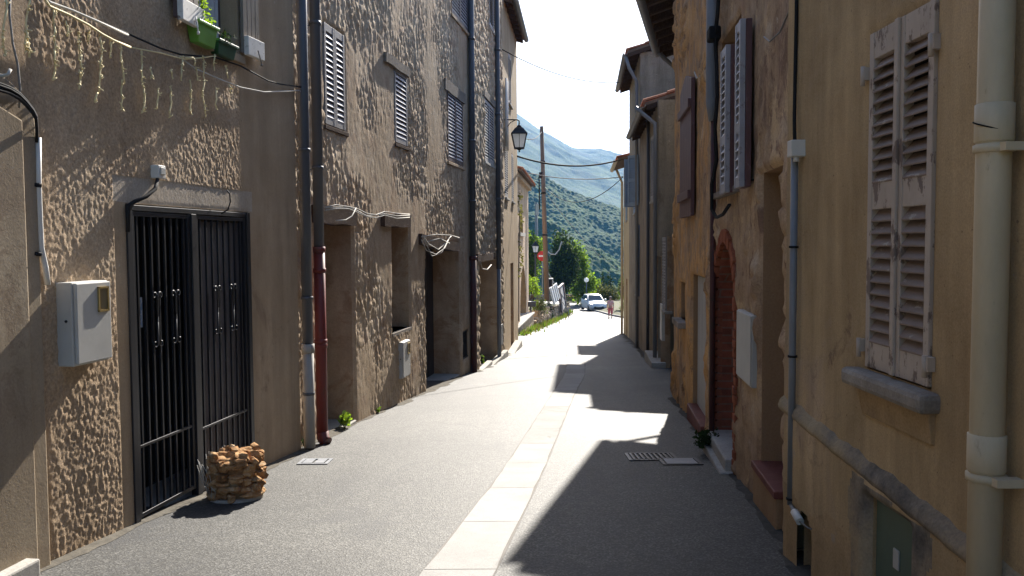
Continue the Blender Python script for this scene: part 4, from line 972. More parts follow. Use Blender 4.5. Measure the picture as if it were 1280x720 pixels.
# grey conduit with junction box and black cable
cd = root('wall_conduit', R1.pt(-.05, R1.g(0), .03), 'slim grey conduit with black clips running down the yellowish house corner', 'conduit')
a = R1.sx(991, 400, .04); zt = R1.at(991, 192, .04)[1]; zb = R1.at(991, 633, .04)[1]
mb = MB(); mb.tube([R1.pt(a, zt, .04), R1.pt(a, zb, .04)], .020, 10); mb.build('pipe', 'pipe_grey', cd)
for y in (310, 447, 627):
    mb = MB(); z = R1.at(991, y, .04)[1]; mb.tube([R1.pt(a, z, .04), R1.pt(a, z + .012, .04)], .026, 10)
    mb.build('clip', 'cable_black', cd)
p0 = R1.pt(a, zb, .04); p1 = wp(R1, 993, 640, .07); p2 = wp(R1, 1000, 652, .07); p3 = wp(R1, 1010, 660, .06); p4 = wp(R1, 1020, 663, .02)
mb = MB(); mb.tube([p1, p2], .022, 10); mb.build('connector', 'white_plastic', cd)
mb = MB(); mb.tube([p0, p1], .012, 8); mb.tube([p2, p3, p4, wp(R1, 1022, 690, -.05)], .005, 6); mb.build('lead', 'cable_grey', cd)
jb = root('junction_box', R1.pt(a, zt, .04), 'small white junction box at the top of the slim grey conduit', 'junction box', 'junction boxes on the walls')
mb = MB(); q = R1.at(994, 186, .05); mb.wbox(R1, q[0] - .04, q[0] + .03, q[1] - .045, q[1] + .045, 0, .085); mb.build('case', 'white_plastic', jb, bevel=.006)
mb = MB(); mb.tube([R1.pt(q[0] - .015, q[1] - .045, .05), R1.pt(q[0] - .015, q[1] - .07, .05)], .016, 8); mb.build('gland', 'white_plastic', jb)
cable('house_cable', [wp(R1, 996, -60, .02), wp(R1, 995.5, 20, .02), wp(R1, 994, 90, .02), wp(R1, 993, 150, .03), wp(R1, 993.5, 180, .05)], .010, 'cable_black', 'black cable running down the right wall into the white junction box')
cable('house_cable', [wp(R2, 993, -30, .02), wp(R2, 988, 10, .04), wp(R2, 975, 40, .05), wp(R2, 962, 52, .05), wp(R2, 955, 46, .04)], .006, 'cable_grey', 'thin grey wire bowing across the tan wall above the niche')

# ---- second building on the right: tan front with brick arch
R2a1 = R2.sx(889, 300); r2 = root('tan_house', R2.pt(1.5, R2.g(1.5)), 'worn tan house front with bricked arch and half open grey shutters', 'house', 'houses along the street')
NA = Hole(R2.sx(983, 420), R2.sx(953, 420), -2.4, R2.at(953, 217)[1], .38)
BA = Hole(R2.sx(922.5, 420), R2.sx(897, 420), -2.5, R2.at(909, 302)[1], .34, True)
RWD = Hole(1.30, 2.45, .46, 1.86, .2)
def d_r2(S, Z):
    w = fbm(S * 3, Z * 3, 71, 3)
    f1, f2, cid = cells(S * 4.5 + w, Z * 6 + w, 26)
    sh = sstep(.45, .6, fbm(S * 1.1, Z * 1.1, 13, 3))
    return .05 * sh * sstep(.02, .25, f2 - f1) * cid + .035 * fbm(S * 2.4, Z * 2.4, 3) + .018 * vnoise(S * 13, Z * 11, 5) * (.4 + sh)
house_wall(r2, R2, R2.sY(4.93), R2a1, -2.6, 4.3, [NA, BA, RWD], .03, d_r2, ['worn_tan', 'brown_panel', 'brown_panel'], depth=6, matfn=lambda S, Z: np.zeros_like(S))
# brick lining and ring of the arch
mb = MB(); n = len(BA.out)
for k in range(n):
    if k == 0: continue
    p, q = BA.out[k], BA.out[(k + 1) % n]
    c = ((BA.s0 + BA.s1) / 2, BA.z1 - BA.r - .5); sh_ = lambda t: (t[0] + (c[0] - t[0]) * .006, t[1] + (c[1] - t[1]) * .006)
    mb.quad(R2.pt(*sh_(p), .0), R2.pt(*sh_(q), .0), R2.pt(*sh_(q), -.33), R2.pt(*sh_(p), -.33))
mb.add([R2.pt(t[0], t[1], -.332) for t in BA.out], [tuple(range(n))]); mb.build('brick_infill', 'brick', r2)
mb = MB(); cs = (BA.s0 + BA.s1) / 2; zc = BA.z1 - BA.r
for k in range(15):
    t0 = math.pi * k / 15 + .012; t1 = math.pi * (k + 1) / 15 - .012; o = .040 + rng.uniform(0, .012)
    ri, ro = BA.r - .004, BA.r + .11 + rng.uniform(-.01, .01)
    mb.wbox4(R2, [(cs + ri * math.cos(t0), zc + ri * math.sin(t0)), (cs + ro * math.cos(t0), zc + ro * math.sin(t0)), (cs + ro * math.cos(t1), zc + ro * math.sin(t1)), (cs + ri * math.cos(t1), zc + ri * math.sin(t1))], -.05, o)
z = zc
i = 0
while z > R2.g(1.9) - .1:
    for sg in (-1, 1):
        wd = (.12 if i % 2 else .075); u = cs + sg * BA.r
        mb.wbox(R2, u - sg * .004, u + sg * wd, z - .068, z, -.05, .036 + rng.uniform(0, .012))
    z -= .078; i += 1
mb.build('brick_surround', 'brick_edge', r2, bevel=.006)
mb = MB(); zz = R2.g(2.1) + .16; mb.wbox(R2, BA.s0 - .05, BA.s1 + .10, -2.6, zz - .10, -.02, .15); mb.wbox(R2, BA.s0, BA.s1, -2.6, zz, -.34, .10); mb.build('door_step', 'concrete', r2, bevel=.015)
mb = MB(); a, z = R2.at(965, 606, .05); mb.wbox(R2, NA.s0 - .02, NA.s1 + .02, z - .05, z, -.36, .07); st = mb.build('door_step', 'red_tile', r2, bevel=.008)
mb = MB(); mb.wbox(R2, NA.s0 - .01, NA.s1 + .01, -2.4, z - .05, -.3, .055); mb.build('riser', 'brown_panel', st, bevel=.008)
# window with half-open leaves
mb = MB()
for q in ((RWD.s0, RWD.s0 + .05, RWD.z0, RWD.z1), (RWD.s1 - .05, RWD.s1, RWD.z0, RWD.z1), (RWD.s0, RWD.s1, RWD.z1 - .05, RWD.z1), ((RWD.s0 + RWD.s1) / 2 - .03, (RWD.s0 + RWD.s1) / 2 + .03, RWD.z0, RWD.z1)): mb.wbox(R2, *q, -.18, -.12)
wn = mb.build('window', 'shutter_plum', r2)
mb = MB(); mb.wbox(R2, RWD.s0 + .04, RWD.s1 - .04, RWD.z0 + .01, RWD.z1 - .04, -.16, -.15); mb.build('pane', 'car_glass', wn)
for p0, p1, yt, yb_ in ((925, 918, 24, 233), (907, 900, 56, 240)):
    u0 = R2.sx(p0, 130, .13); u1 = R2.sx(p1, 130, .13); z1_ = R2.at(p0, yt, .13)[1]; z0_ = R2.at(p0, yb_, .13)[1]
    mb = MB(); mb.wbox(R2, u0, u1, z0_, z1_, .045, .088); sh = mb.build('shutter', 'shutter_plum', wn, bevel=.004)  # plum backing puts the shade on the leaf's near edge into its colour
    mb = MB(); louvre(mb, flat_leaf(R2, u0 + .01, .09), u1 - u0 - .02, z0_, z1_, .04, .05, (0, .36, 1.0), .07, None, 0, 0); sh.name = 'shutter'
    mb.build('louvre', ['shutter_lilac'], sh, bevel=.003)
    mb = MB(); mb.tube([R2.pt(u0 + .02, z0_ + .05, .0), R2.pt(u0 + .02, z0_ + .05, .13)], .008, 6); mb.build('stay_hook', 'iron', sh)
mb = MB(); mb.wbox(R2, RWD.s0 - .05, RWD.s1 + .05, RWD.z0 - .06, RWD.z0 - .003, -.15, .07); mb.build('sill', 'sillstone', wn, bevel=.01)
cabinet(R2, R2.sx(949.5, 430), R2.sx(930.5, 430), -1.08, -.545, .045, 'grey_plastic', 'flat white cabinet on the tan wall between the brick arch and the niche', 'meter cabinets on the house fronts', window=False, lo=.02)
a = R2.sx(890, 60, .08); mb = MB(); zt = R2.at(889, 130, .08)[1]; ze = R2.at(889, 152, .08)[1]
mb.tube([R2.pt(a, 4.2, .08), R2.pt(a, zt, .08), R2.pt(a, ze, .08)], [.055, .055, .028], 12); dp = mb.build('downpipe', 'pipe_grey', r2)
mb = MB(); mb.tube([R2.pt(a, ze + .02, .06), R2.pt(a, R2.g(a), .06)], .028, 10); mb.build('cast_boot', 'pipe_maroon', dp)
hc = root('cable_bundle', wp(R2, 893, 100, .1), 'black cable bundle twisting down beside the grey pipe of the tan house', 'cable')
for k in range(2):
    mb = MB(); mb.tube([wp(R2, x + k * 1.5, y, .10) for x, y in [(899, -20), (896, 20), (893, 45), (895, 80), (896, 120), (893, 160), (895, 200), (889, 230), (889, 262), (895, 272), (903, 268), (911, 256)]], .012, 6); mb.build('cable', 'cable_black', hc)
mb = MB(); q = R2.at(893, 43, .1); mb.wbox(R2, q[0] - .1, q[0] + .1, q[1] - .06, q[1] + .06, .05, .16); mb.build('splice_box', 'cable_black', hc, bevel=.02)
# orange house beyond the pipe
r2b = root('orange_house', R2.pt(5, R2.g(5)), 'flaking orange ochre house front with a closed dark plum shutter', 'house', 'houses along the street')
DO = Hole(R2.sx(884.5, 430), R2.sx(866.5, 430), -2.26, R2.at(875, 345)[1], .08)
WO = Hole(R2.sx(858.5, 380), R2.sx(851.5, 380), -1.05, -.55, .25)
house_wall(r2b, R2, R2a1 + .001, R2.sY(12.5), -2.9, 4.3, [DO, WO], .035, lambda S, Z: d_r2(S, Z) * .9 + .004, ['orange_ochre', 'brown_panel', 'pale_grey'], depth=6)
mb = MB(); mb.wbox(R2, DO.s0 + .02, DO.s1 - .02, -2.25, DO.z1 - .02, -.078, -.05); dr = mb.build('door', 'pale_grey', r2b, bevel=.004)
mb = MB(); z = R2.at(878, 533, .05)[1]; mb.wbox(R2, DO.s0 - .02, DO.s1 + .02, -2.6, z, -.07, .07); mb.build('door_step', 'red_tile', r2b, bevel=.01)
mb = MB(); mb.wbox(R2, WO.s0 - .08, WO.s1 + .08, WO.z0 - .08, WO.z0, -.1, .12); mb.build('sill', 'sillstone', r2b, bevel=.01)
mb = MB(); s0_, s1_ = R2.sx(873, 180), R2.sx(858, 180)
n = 6
for k in range(n):
    u0 = s0_ + (s1_ - s0_) * k / n + .004; u1 = s0_ + (s1_ - s0_) * (k + 1) / n - .004
    zt = lambda u: 1.88 + .14 * (1 - abs((u - (s0_ + s1_) / 2) / ((s1_ - s0_) / 2)))
    mb.wbox4(R2, [(u0, .30), (u1, .30), (u1, zt(u1)), (u0, zt(u0))], .04, .085)
wn = mb.build('window_shutter', 'shutter_plum', r2b, bevel=.004)
for z in (.5, 1.55):
    mb = MB(); mb.wbox(R2, s0_ + .02, s1_ - .02, z, z + .10, .085, .12)
    mb.build('batten', 'shutter_plum', wn, bevel=.006)
mb = MB(); mb.tube([wp(R2, x, y, .06) for x, y in [(875, 95), (871, 98), (868, 90)]], .008, 5); mb.build('stay_hook', 'cable_white', wn)

# ---- third row on the right
R3 = Wall(2.96, 15.9, .085, 'R'); R3A = Wall(2.70, 12.55, .20, 'R'); RF = Wall(1.91, 12.62, .236, 'R')
r3a = root('gabled_house', R3A.pt(2, -2.6), 'grey house with deep overhanging eave and long gutter past the orange house', 'house', 'houses along the street')
house_wall(r3a, R3A, 0, R3A.sY(16.9), -3.4, 4.15, [], .25, flat, ['grey_render', 'jamb', 'dark_inside'], depth=5)
roof(RF, 0, RF.sY(17.05), 3.70, 0, 5.0, .30, r3a, gutter='pipe_grey')
mb = MB(); mb.tube([RF.pt(RF.sY(16.8), 3.72, .05), RF.pt(RF.sY(16.8), 3.55, -.1), R3A.pt(R3A.sY(16.8), 3.2, .10)], .045, 8); mb.build('gutter_outlet', 'pipe_grey', r3a)

SB0, SB1 = R3.sY(18.55), R3.sY(24.6)
r3b = root('low_house', R3.pt(6, -2.9), 'low grey house with red tiled verge and sloping gutter pipe', 'house', 'houses along the street')
DB = Hole(R3.sx(826, 380), R3.sx(817, 380), -3.6, R3.at(822, 320)[1], .2); WBb = Hole(R3.sx(836, 350), R3.sx(831, 350), -1.2, 0.2, .15)
WU = Hole(R3.sx(819.5, 220), R3.sx(815, 220), .95, 2.45, .15); WV = Hole(R3.sx(834, 350), R3.sx(829.5, 350), -1.35, .1, .15)
house_wall(r3b, R3, SB0, SB1, -3.6, 3.05, [DB, WU, WV], .12, flat, ['grey_render', 'jamb', 'dark_inside'], depth=6)
mb = MB(); mb.wbox(R3, DB.s0 + .03, DB.s1 - .03, -3.6, DB.z1 - .03, -.19, -.12); mb.build('door', 'door_pale', r3b)
for H_ in (WU, WV): pair(R3, H_, r3b, 'shutter_grey', 'shutter_grey', 2, 'concrete', .0)
mb = MB(); mb.wbox(R3, DB.s0 - .1, DB.s1 + .1, -3.6, R3.g(DB.s0) + .12, -.1, .2); mb.build('door_step', 'concrete', r3b, bevel=.01)
mb = MB(); mb.wbox(R3, R3.sx(831, 430), R3.sx(828.5, 430), R3.at(830, 425)[1], R3.at(830, 380)[1], .0, .06); mb.build('wall_plate', 'white_plastic', r3b)
roof(R3, R3.sY(18.85), SB1 - .02, 2.98, .26, 5, .32, r3b, gutter='pipe_grey')
mb = MB(); P0 = R3.pt(R3.sY(18.9), 2.95, .47); a = SB0 + .08
mb.tube([P0, P0 + Vector((.12, -.05, -.12)), R3.pt(a, 2.55, .07), R3.pt(a, 2.3, .06), R3.pt(a, R3.g(a), .06)], .045, 10); mb.build('downpipe', 'pipe_grey', r3b)
mb = MB(); mb.tube([R3.pt(SB0 + 2.2, 2.9, .06), R3.pt(SB0 + 2.2, R3.g(SB0 + 2), .06)], .04, 8); mb.build('downpipe', 'pipe_slate', r3b)
# dormer wall block between the two roofs
SC0, SC1 = SB1, R3.sY(30.5)
r3c = root('tall_house', R3.pt(11, -3.2), 'taller grey house with blue shutters rising behind the low red verge', 'house', 'houses along the street')
WS_ = Hole(R3.sx(795.5, 235), R3.sx(793, 235), .9, 2.4, .15); WS2 = Hole(R3.sx(802.5, 235), R3.sx(800, 235), .9, 2.4, .15); WL = Hole(R3.sx(799.5, 350), R3.sx(796, 350), -1.6, .5, .15); DC = Hole(R3.sx(807, 380), R3.sx(803, 380), -4, -.8, .2)
house_wall(r3c, R3, SC0, SC1, -4, 5.4, [h for h in (WS_, WL) if h.s0 > SC0], .12, flat, ['grey_render', 'jamb', 'dark_inside'], depth=6)
for H in (WS_, WL):
    if H.s0 > SC0: pair(R3, H, r3c, 'shutter_blue', 'shutter_blue', 2, 'concrete', .0)
roof(R3, SC0 - .1, SC1, 5.35, .36, 5, .32, r3c, gutter='pipe_grey')
# open leaves standing out from the wall
for px, ang, w_ in ((803, R(15), .55), (796.5, R(80), .36), (801, R(40), .42)):
    a, zt = R3.at(px, 206); 
    if a < SC0: a = SC0 + .1
    mb = MB(); louvre(mb, swung_leaf(R3, a, ang, 1, .03), w_, 1.05, 2.5, .045, .06, (0, .5, 1), .08, 9, 0, 0); mb.build('open_shutter', ['shutter_blue'], r3c, bevel=.004)
mb = MB(); P0 = R3.pt(SC0 + .0, 5.3, .42); mb.tube([P0, P0 + Vector((.1, -.02, -.35)), R3.pt(SC0 + .15, 4.6, .10), R3.pt(SC0 + .15, R3.g(SC0), .07)], .05, 10); mb.build('downpipe', 'pipe_grey', r3c)
SD0, SD1 = SC1, R3.sY(34.8)
r3d = root('cream_house', R3.pt(17, -3.6), 'cream rendered house with small eave at the far right bend', 'house', 'houses along the street')
D4b = Hole(SD0 + 1.2, SD0 + 2.1, -4.5, -1.4, .2); W4b = Hole(SD0 + 1.3, SD0 + 2.1, .8, 2.2, .15)
house_wall(r3d, R3, SD0, SD1, -4.4, 2.95, [D4b, W4b], .12, flat, ['cream_render', 'jamb', 'dark_inside'], depth=6)
mb = MB(); mb.wbox(R3, D4b.s0, D4b.s1, -4.4, -1.42, -.18, -.1); mb.build('door', 'wood_brown', r3d)
pair(R3, W4b, r3d, 'shutter_blue', 'shutter_blue', 2, 'concrete', .0)
roof(R3, SD0 + .02, SD1 + .25, 2.9, .40, 5, .28, r3d, gutter='pipe_cream', rafters=False)
mb = MB(); mb.tube([R3.pt(SD1 - .2, 2.9, .3), R3.pt(SD1 - .2, 2.4, .08), R3.pt(SD1 - .2, R3.g(SD1), .08)], .05, 8); mb.build('downpipe', 'pipe_cream', r3d)

# ================================================================== GROUND
def sheet(name, xs, ys, zf, mat):
    mb = MB(); n = len(xs)
    mb.v = [(x, y, zf(x, y)) for y in ys for x in xs]
    mb.f = [[j * n + i, j * n + i + 1, (j + 1) * n + i + 1, (j + 1) * n + i] for j in range(len(ys) - 1) for i in range(n - 1)]
    mb.m = [0] * len(mb.f); mb.sm = [True] * len(mb.f)
    return mb.build(name, mat)
ys = [-8, 0] + [k * 1.0 for k in range(1, 101)]
tag(sheet('road', [-5, -2, 0, 2, 4, 6, 8, 10, 14, 20, 30], ys, lambda x, y: G(y), 'asphalt'), kind='structure')
# pale centre strip with joints
cl = [(570, 720, 92), (650, 595, 52), (705.5, 490, 27), (719, 468, 25), (720, 456, 22), (716.5, 440, 16), (714.5, 424.7, 13.5), (717, 415, 10.5), (725, 402, 8)]
pts = []
for (x, y, w_) in cl:
    p = ground(x, y, .004); wd = w_ * p.y / 1065.0; pts.append((p, min(max(wd, .28), .46)))
p0, p1 = pts[0][0], pts[1][0]; d = (p1 - p0) / (p1.y - p0.y)
pts = [(p0 + d * (-6.5 - p0.y), pts[0][1])] + pts
def at_y(y):
    for (a, wa), (b, wb) in zip(pts[:-1], pts[1:]):
        if a.y <= y <= b.y:
            t = (y - a.y) / (b.y - a.y); return a.x + (b.x - a.x) * t, wa + (wb - wa) * t
    return None
mb = MB(); y = -6.4; prev = None; k = 0; ysm = []
def smooth_at(y):
    xs = []; ws = []
    for q in np.linspace(-.8, .8, 9):
        r_ = at_y(min(max(y + q, -6.4), pts[-1][0].y - .01)); xs.append(r_[0]); ws.append(r_[1])
    return sum(xs) / 9, sum(ws) / 9
while y < pts[-1][0].y - .6:
    L_ = 1.0; gap = .008
    ring = []
    for t in np.linspace(y, y + L_ - gap, 4):
        x, wd = smooth_at(t); wd *= 1 + .05 * math.sin(t * 7.3) * math.sin(t * 3.1); ring.append(((x - wd / 2, t, G(t) + .006), (x + wd / 2, t, G(t) + .006)))
    mi_ = rng.choice((0, 0, 1, 2))
    for a, b in zip(ring[:-1], ring[1:]): mb.quad(a[0], a[1], b[1], b[0], mi_)
    y += L_
tag(mb.build('pavement_strip', ['strip', 'strip_pale', 'strip_worn']), kind='structure')
mb = MB(); y = -6.4
while y < pts[-1][0].y - .6:
    a = smooth_at(y); b = smooth_at(y + .5)
    mb.quad((a[0] - a[1] / 2 - .012, y, G(y) + .003), (a[0] + a[1] / 2 + .012, y, G(y) + .003), (b[0] + b[1] / 2 + .012, y + .5, G(y + .5) + .003), (b[0] - b[1] / 2 - .012, y + .5, G(y + .5) + .003)); y += .5
tag(mb.build('pavement_joint', 'joint'), kind='structure')
def cover(px, py, sx, sy, label, mat='concrete', n=5, frame='iron'):
    c = ground(px, py, .003); r = root('drain_cover', c, label, 'drain cover', 'covers in the road')
    mb = MB()
    for k in range(n):
        x0 = c.x - sx / 2 + sx * k / n
        xa, xb = x0 + .012, x0 + sx / n - .012
        mb.hexa([(xa, c.y - sy / 2, G(c.y - sy / 2) + .004), (xb, c.y - sy / 2, G(c.y - sy / 2) + .004), (xb, c.y + sy / 2, G(c.y + sy / 2) + .004), (xa, c.y + sy / 2, G(c.y + sy / 2) + .004)] + [(q[0], q[1], q[2] + .008) for q in [(xa, c.y - sy / 2, G(c.y - sy / 2) + .004), (xb, c.y - sy / 2, G(c.y - sy / 2) + .004), (xb, c.y + sy / 2, G(c.y + sy / 2) + .004), (xa, c.y + sy / 2, G(c.y + sy / 2) + .004)]])
    mb.build('grate', mat, r)
    mb = MB(); f = .03
    for (x0, x1, y0, y1) in ((c.x - sx / 2 - f, c.x + sx / 2 + f, c.y - sy / 2 - f, c.y - sy / 2), (c.x - sx / 2 - f, c.x + sx / 2 + f, c.y + sy / 2, c.y + sy / 2 + f), (c.x - sx / 2 - f, c.x - sx / 2, c.y - sy / 2, c.y + sy / 2), (c.x + sx / 2, c.x + sx / 2 + f, c.y - sy / 2, c.y + sy / 2)):
        q = [(x0, y0, G(y0) + .002), (x1, y0, G(y0) + .002), (x1, y1, G(y1) + .002), (x0, y1, G(y1) + .002)]
        mb.hexa(q + [(a_, b_, c_ + .007) for a_, b_, c_ in q])
    mb.build('frame', frame, r)
cover(394, 577, .22, .20, 'small grey square cover in the road beside the pale pipe foot', 'pipe_grey', 2, 'pipe_grey')
cover(814, 571, .40, .30, 'slotted iron drain grate in the shaded road by the right houses', 'iron', 9)
cover(850, 577, .30, .25, 'plain metal cover beside the slotted grate on the shaded road', 'pipe_grey', 1)

# stone bollard
pc = ground(296, 622); sb = root('stone_bollard', pc, 'squat round bollard of stacked orange stones standing before the iron gate', 'bollard')
mb = MB(); rr = .205
mb.lathe(pc, [(rr * .85, -.02), (rr * .97, .0), (rr * .97, .03), (rr * .86, .035)], 18); mb.build('base_slab', 'concrete', sb, bevel=.004)
mb = MB(); z = .055; i = 0
mb.lathe(pc, [(rr * .8, .02), (rr * .78, .315), (rr * .5, .325)], 14)
while z < .315:
    nn = rng.choice((10, 11, 12, 13)); ph = rng.random() * 6
    for k in range(nn):
        a = ph + 2 * math.pi * (k + rng.uniform(-.16, .16)) / nn; h = rng.uniform(.025, .037)
        rb = rr * (.86 - .05 * (z / .4)); mb.rock(pc + Vector((rb * math.cos(a), rb * math.sin(a), z + rng.uniform(-.022, .022))), rng.uniform(.034, .05), rng.uniform(.030, .056), h * rng.uniform(.85, 1.2), a + rng.uniform(-.5, .5), 0, .34, False, .82)
    z += rng.uniform(.046, .056); i += 1
for k in range(16):
    a = rng.random() * 6.28; q = rr * .72 * math.sqrt(rng.random()); mb.rock(pc + Vector((q * math.cos(a), q * math.sin(a), .33 + rng.uniform(-.01, .012))), .05, .045, .028, a, 0, .42, False, .85)
mb.build('stones', 'rock', sb)
mb = MB()
for k in range(22):
    a = rng.uniform(1.8, 4.2); p = pc + Vector((rr * 1.0 * math.cos(a), rr * 1.0 * math.sin(a), rng.uniform(.02, .1)))
    q = p + Vector((rng.uniform(-.08, .04), rng.uniform(-.04, .06), rng.uniform(.1, .3))); mb.tube([p, (p + q) / 2 + Vector((rng.uniform(-.03, .03), 0, .02)), q], .002, 4)
dw = tag(mb.build('dry_weed', 'cable_white'), 'wisps of dry straw coloured weed between the stone bollard and the gate', 'weed')
# weeds
def weed(name, px, py, r, h, n, size, mat, label, dz=0.0):
    c = ground(px, py); o = root(name, c, label, 'plant', 'weeds at the foot of the walls')
    mb = MB(); mb.leaves([(c + Vector((rng.uniform(-r, r) * .5, rng.uniform(-r, r) * .5, h * rng.uniform(.3, .7))), (r * .6, r * .6, h * .4)) for _ in range(5)], n, size); mb.build('foliage', mat, o)
    mb = MB()
    for k in range(5): mb.tube([c, c + Vector((rng.uniform(-r, r) * .7, rng.uniform(-r, r) * .7, h * .8))], .005, 4)
    mb.build('stem', mat, o); return o
weed('weed_clump', 431, 536, .11, .20, 90, .045, 'leaf_bright', 'bright green weed at the stone house doorstep behind the red pipe')
weed('weed_clump', 386, 559, .08, .10, 60, .03, 'leaf_dark', 'small dark weed at the foot of the pale grey pipe')
weed('weed_clump', 885, 566, .16, .24, 220, .03, 'leaf_dark', 'dark bushy weed beside the stone step of the brick arch')
weed('weed_clump', 468, 517, .08, .12, 50, .03, 'leaf_mid', 'thin weed growing at the wall foot below the blind window')
weed('weed_clump', 601, 455, .12, .22, 60, .05, 'leaf_mid', 'weed on the step at the rubble stone house doorway')

# ---- grit and dust along the wall feet
def dustmat(name, c1, c2):
    m, nt, b_ = new_mat(name); v = coords(nt)
    nt.links.new(ramp(nt, noise(nt, v, 14, 8, .7), [(.3, c1), (.7, c2)]), b_.inputs['Base Color']); b_.inputs['Roughness'].default_value = 1; b_.inputs['Specular IOR Level'].default_value = .1
    bump(nt, b_, noise(nt, v, 70, 4, .7), .7, .006); return m
M['grit'] = dustmat('grit', (.07, .064, .055), (.15, .135, .11)); M['damp_grit'] = dustmat('damp_grit', (.045, .043, .04), (.10, .092, .08))
def foot(W, s0, s1, mat, wd, seed):
    mb = MB(); n = int((s1 - s0) / .06)
    for k in range(n):
        q = []
        for u in (s0 + (s1 - s0) * k / n, s0 + (s1 - s0) * (k + 1) / n):
            w_ = wd * (.15 + 1.7 * float(fbm(np.array([u * 2.3]), np.array([seed * 1.0]), seed, 4)[0]) ** 1.6)
            q.append((u, w_))
        P = lambda u, o, h: Vector((W.pt(u, 0, o).x, W.pt(u, 0, o).y, G(W.pt(u, 0, o).y) + h))
        (u0, w0), (u1, w1) = q
        mb.quad(P(u0, -.03, .022), P(u1, -.03, .022), P(u1, w1 * .35, .012), P(u0, w0 * .35, .012)); mb.quad(P(u0, w0 * .35, .012), P(u1, w1 * .35, .012), P(u1, w1, .0025), P(u0, w0, .0025))
    return tag(mb.build('gutter_grit', mat), kind='structure')
foot(L1, -2.2, L1.sY(8.3), 'grit', .09, 3); foot(L2, S20, S21, 'grit', .12, 5); foot(L3, 0, S31, 'grit', .2, 6); foot(L4, 0, S41, 'grit', .22, 8)
foot(R1, -4, 0, 'damp_grit', .10, 9); foot(R2, R2.sY(4.9), R2.sY(12.5), 'damp_grit', .11, 11); foot(R3, SB0, R3.sY(34.6), 'damp_grit', .2, 12)
# ================================================================== BEYOND THE BEND
G1 = Wall(.16, 33.4, .114, 'L')
tz = G1.at(660, 396.5)[1]; ts1 = G1.sx(667, 393)
tr = root('stone_terrace', G1.pt(2, G1.g(2)), 'raised pale concrete terrace on rubble stones in front of the arched doorway', 'terrace')
mb = MB(); mb.wbox(G1, -.3, ts1, -6, tz - .08, -9, 0); mb.build('stone_base', 'rubble', tr)
mb = MB(); mb.wbox(G1, -.35, ts1 + .08, tz - .08, tz, -9, .06); mb.build('slab', 'concrete', tr, bevel=.02)
gw = root('garden_wall', G1.pt(20, G1.g(20)), 'low rubble stone garden wall following the left road edge', 'wall')
mb = MB(); a = ts1 + .1; e = G1.sY(77); n = 60
for k in range(n):
    u0 = a + (e - a) * k / n; u1 = a + (e - a) * (k + 1) / n; h = .75 + .12 * math.sin(k * 1.7) if k > 3 else .45
    mb.hexa([G1.pt(u0, G1.g(u0) - .5, -.5), G1.pt(u1, G1.g(u1) - .5, -.5), G1.pt(u1, G1.g(u1) - .5, .02), G1.pt(u0, G1.g(u0) - .5, .02), G1.pt(u0, G1.g(u0) + h, -.5), G1.pt(u1, G1.g(u1) + h, -.5), G1.pt(u1, G1.g(u1) + h, -.03), G1.pt(u0, G1.g(u0) + h, -.03)])
    for q in range(3):
        u = rng.uniform(u0, u1); mb.rock(G1.pt(u, G1.g(u) + rng.uniform(.1, h), -.02), .14, rng.uniform(.12, .25), .11, .1)
mb.build('stones', 'rubble', gw)
mb = MB(); n = 24
for k in range(n):
    u0 = a + (e - a) * k / n; u1 = a + (e - a) * (k + 1) / n
    mb.quad(G1.pt(u0, G1.g(u0) + .62, -.45), G1.pt(u1, G1.g(u1) + .62, -.45), G1.pt(u1, G1.g(u1) + 1.2, -14), G1.pt(u0, G1.g(u0) + 1.2, -14))
def soilmat():
    m, nt, b = new_mat('soil'); v = coords(nt)
    nt.links.new(ramp(nt, noise(nt, v, 1.2, 8, .7), [(.3, (.06, .055, .025)), (.6, (.10, .10, .04)), (.8, (.16, .13, .08))]), b.inputs['Base Color']); b.inputs['Roughness'].default_value = 1; return m
M['soil'] = soilmat()
tag(mb.build('garden', 'soil'), kind='structure')
mb = MB()
for k in range(1500):
    u = rng.uniform(-.2, e); o = .04 + abs(rng.gauss(0, .22)); p = G1.pt(u, G1.g(u), o); h = rng.uniform(.05, .28) * (1.2 if u > 3 else .9)
    w_ = Vector((rng.uniform(-1, 1), rng.uniform(-1, 1), 0)).normalized() * .035; t = p + Vector((rng.uniform(-.1, .1), rng.uniform(-.1, .1), h))
    mb.add([p - w_, p + w_, t], [(0, 1, 2)], int(rng.random() < .55))
tag(mb.build('grass_verge', ['leaf_dry', 'leaf_mid']), 'dry green grass growing along the foot of the garden wall', 'grass', kind='stuff')

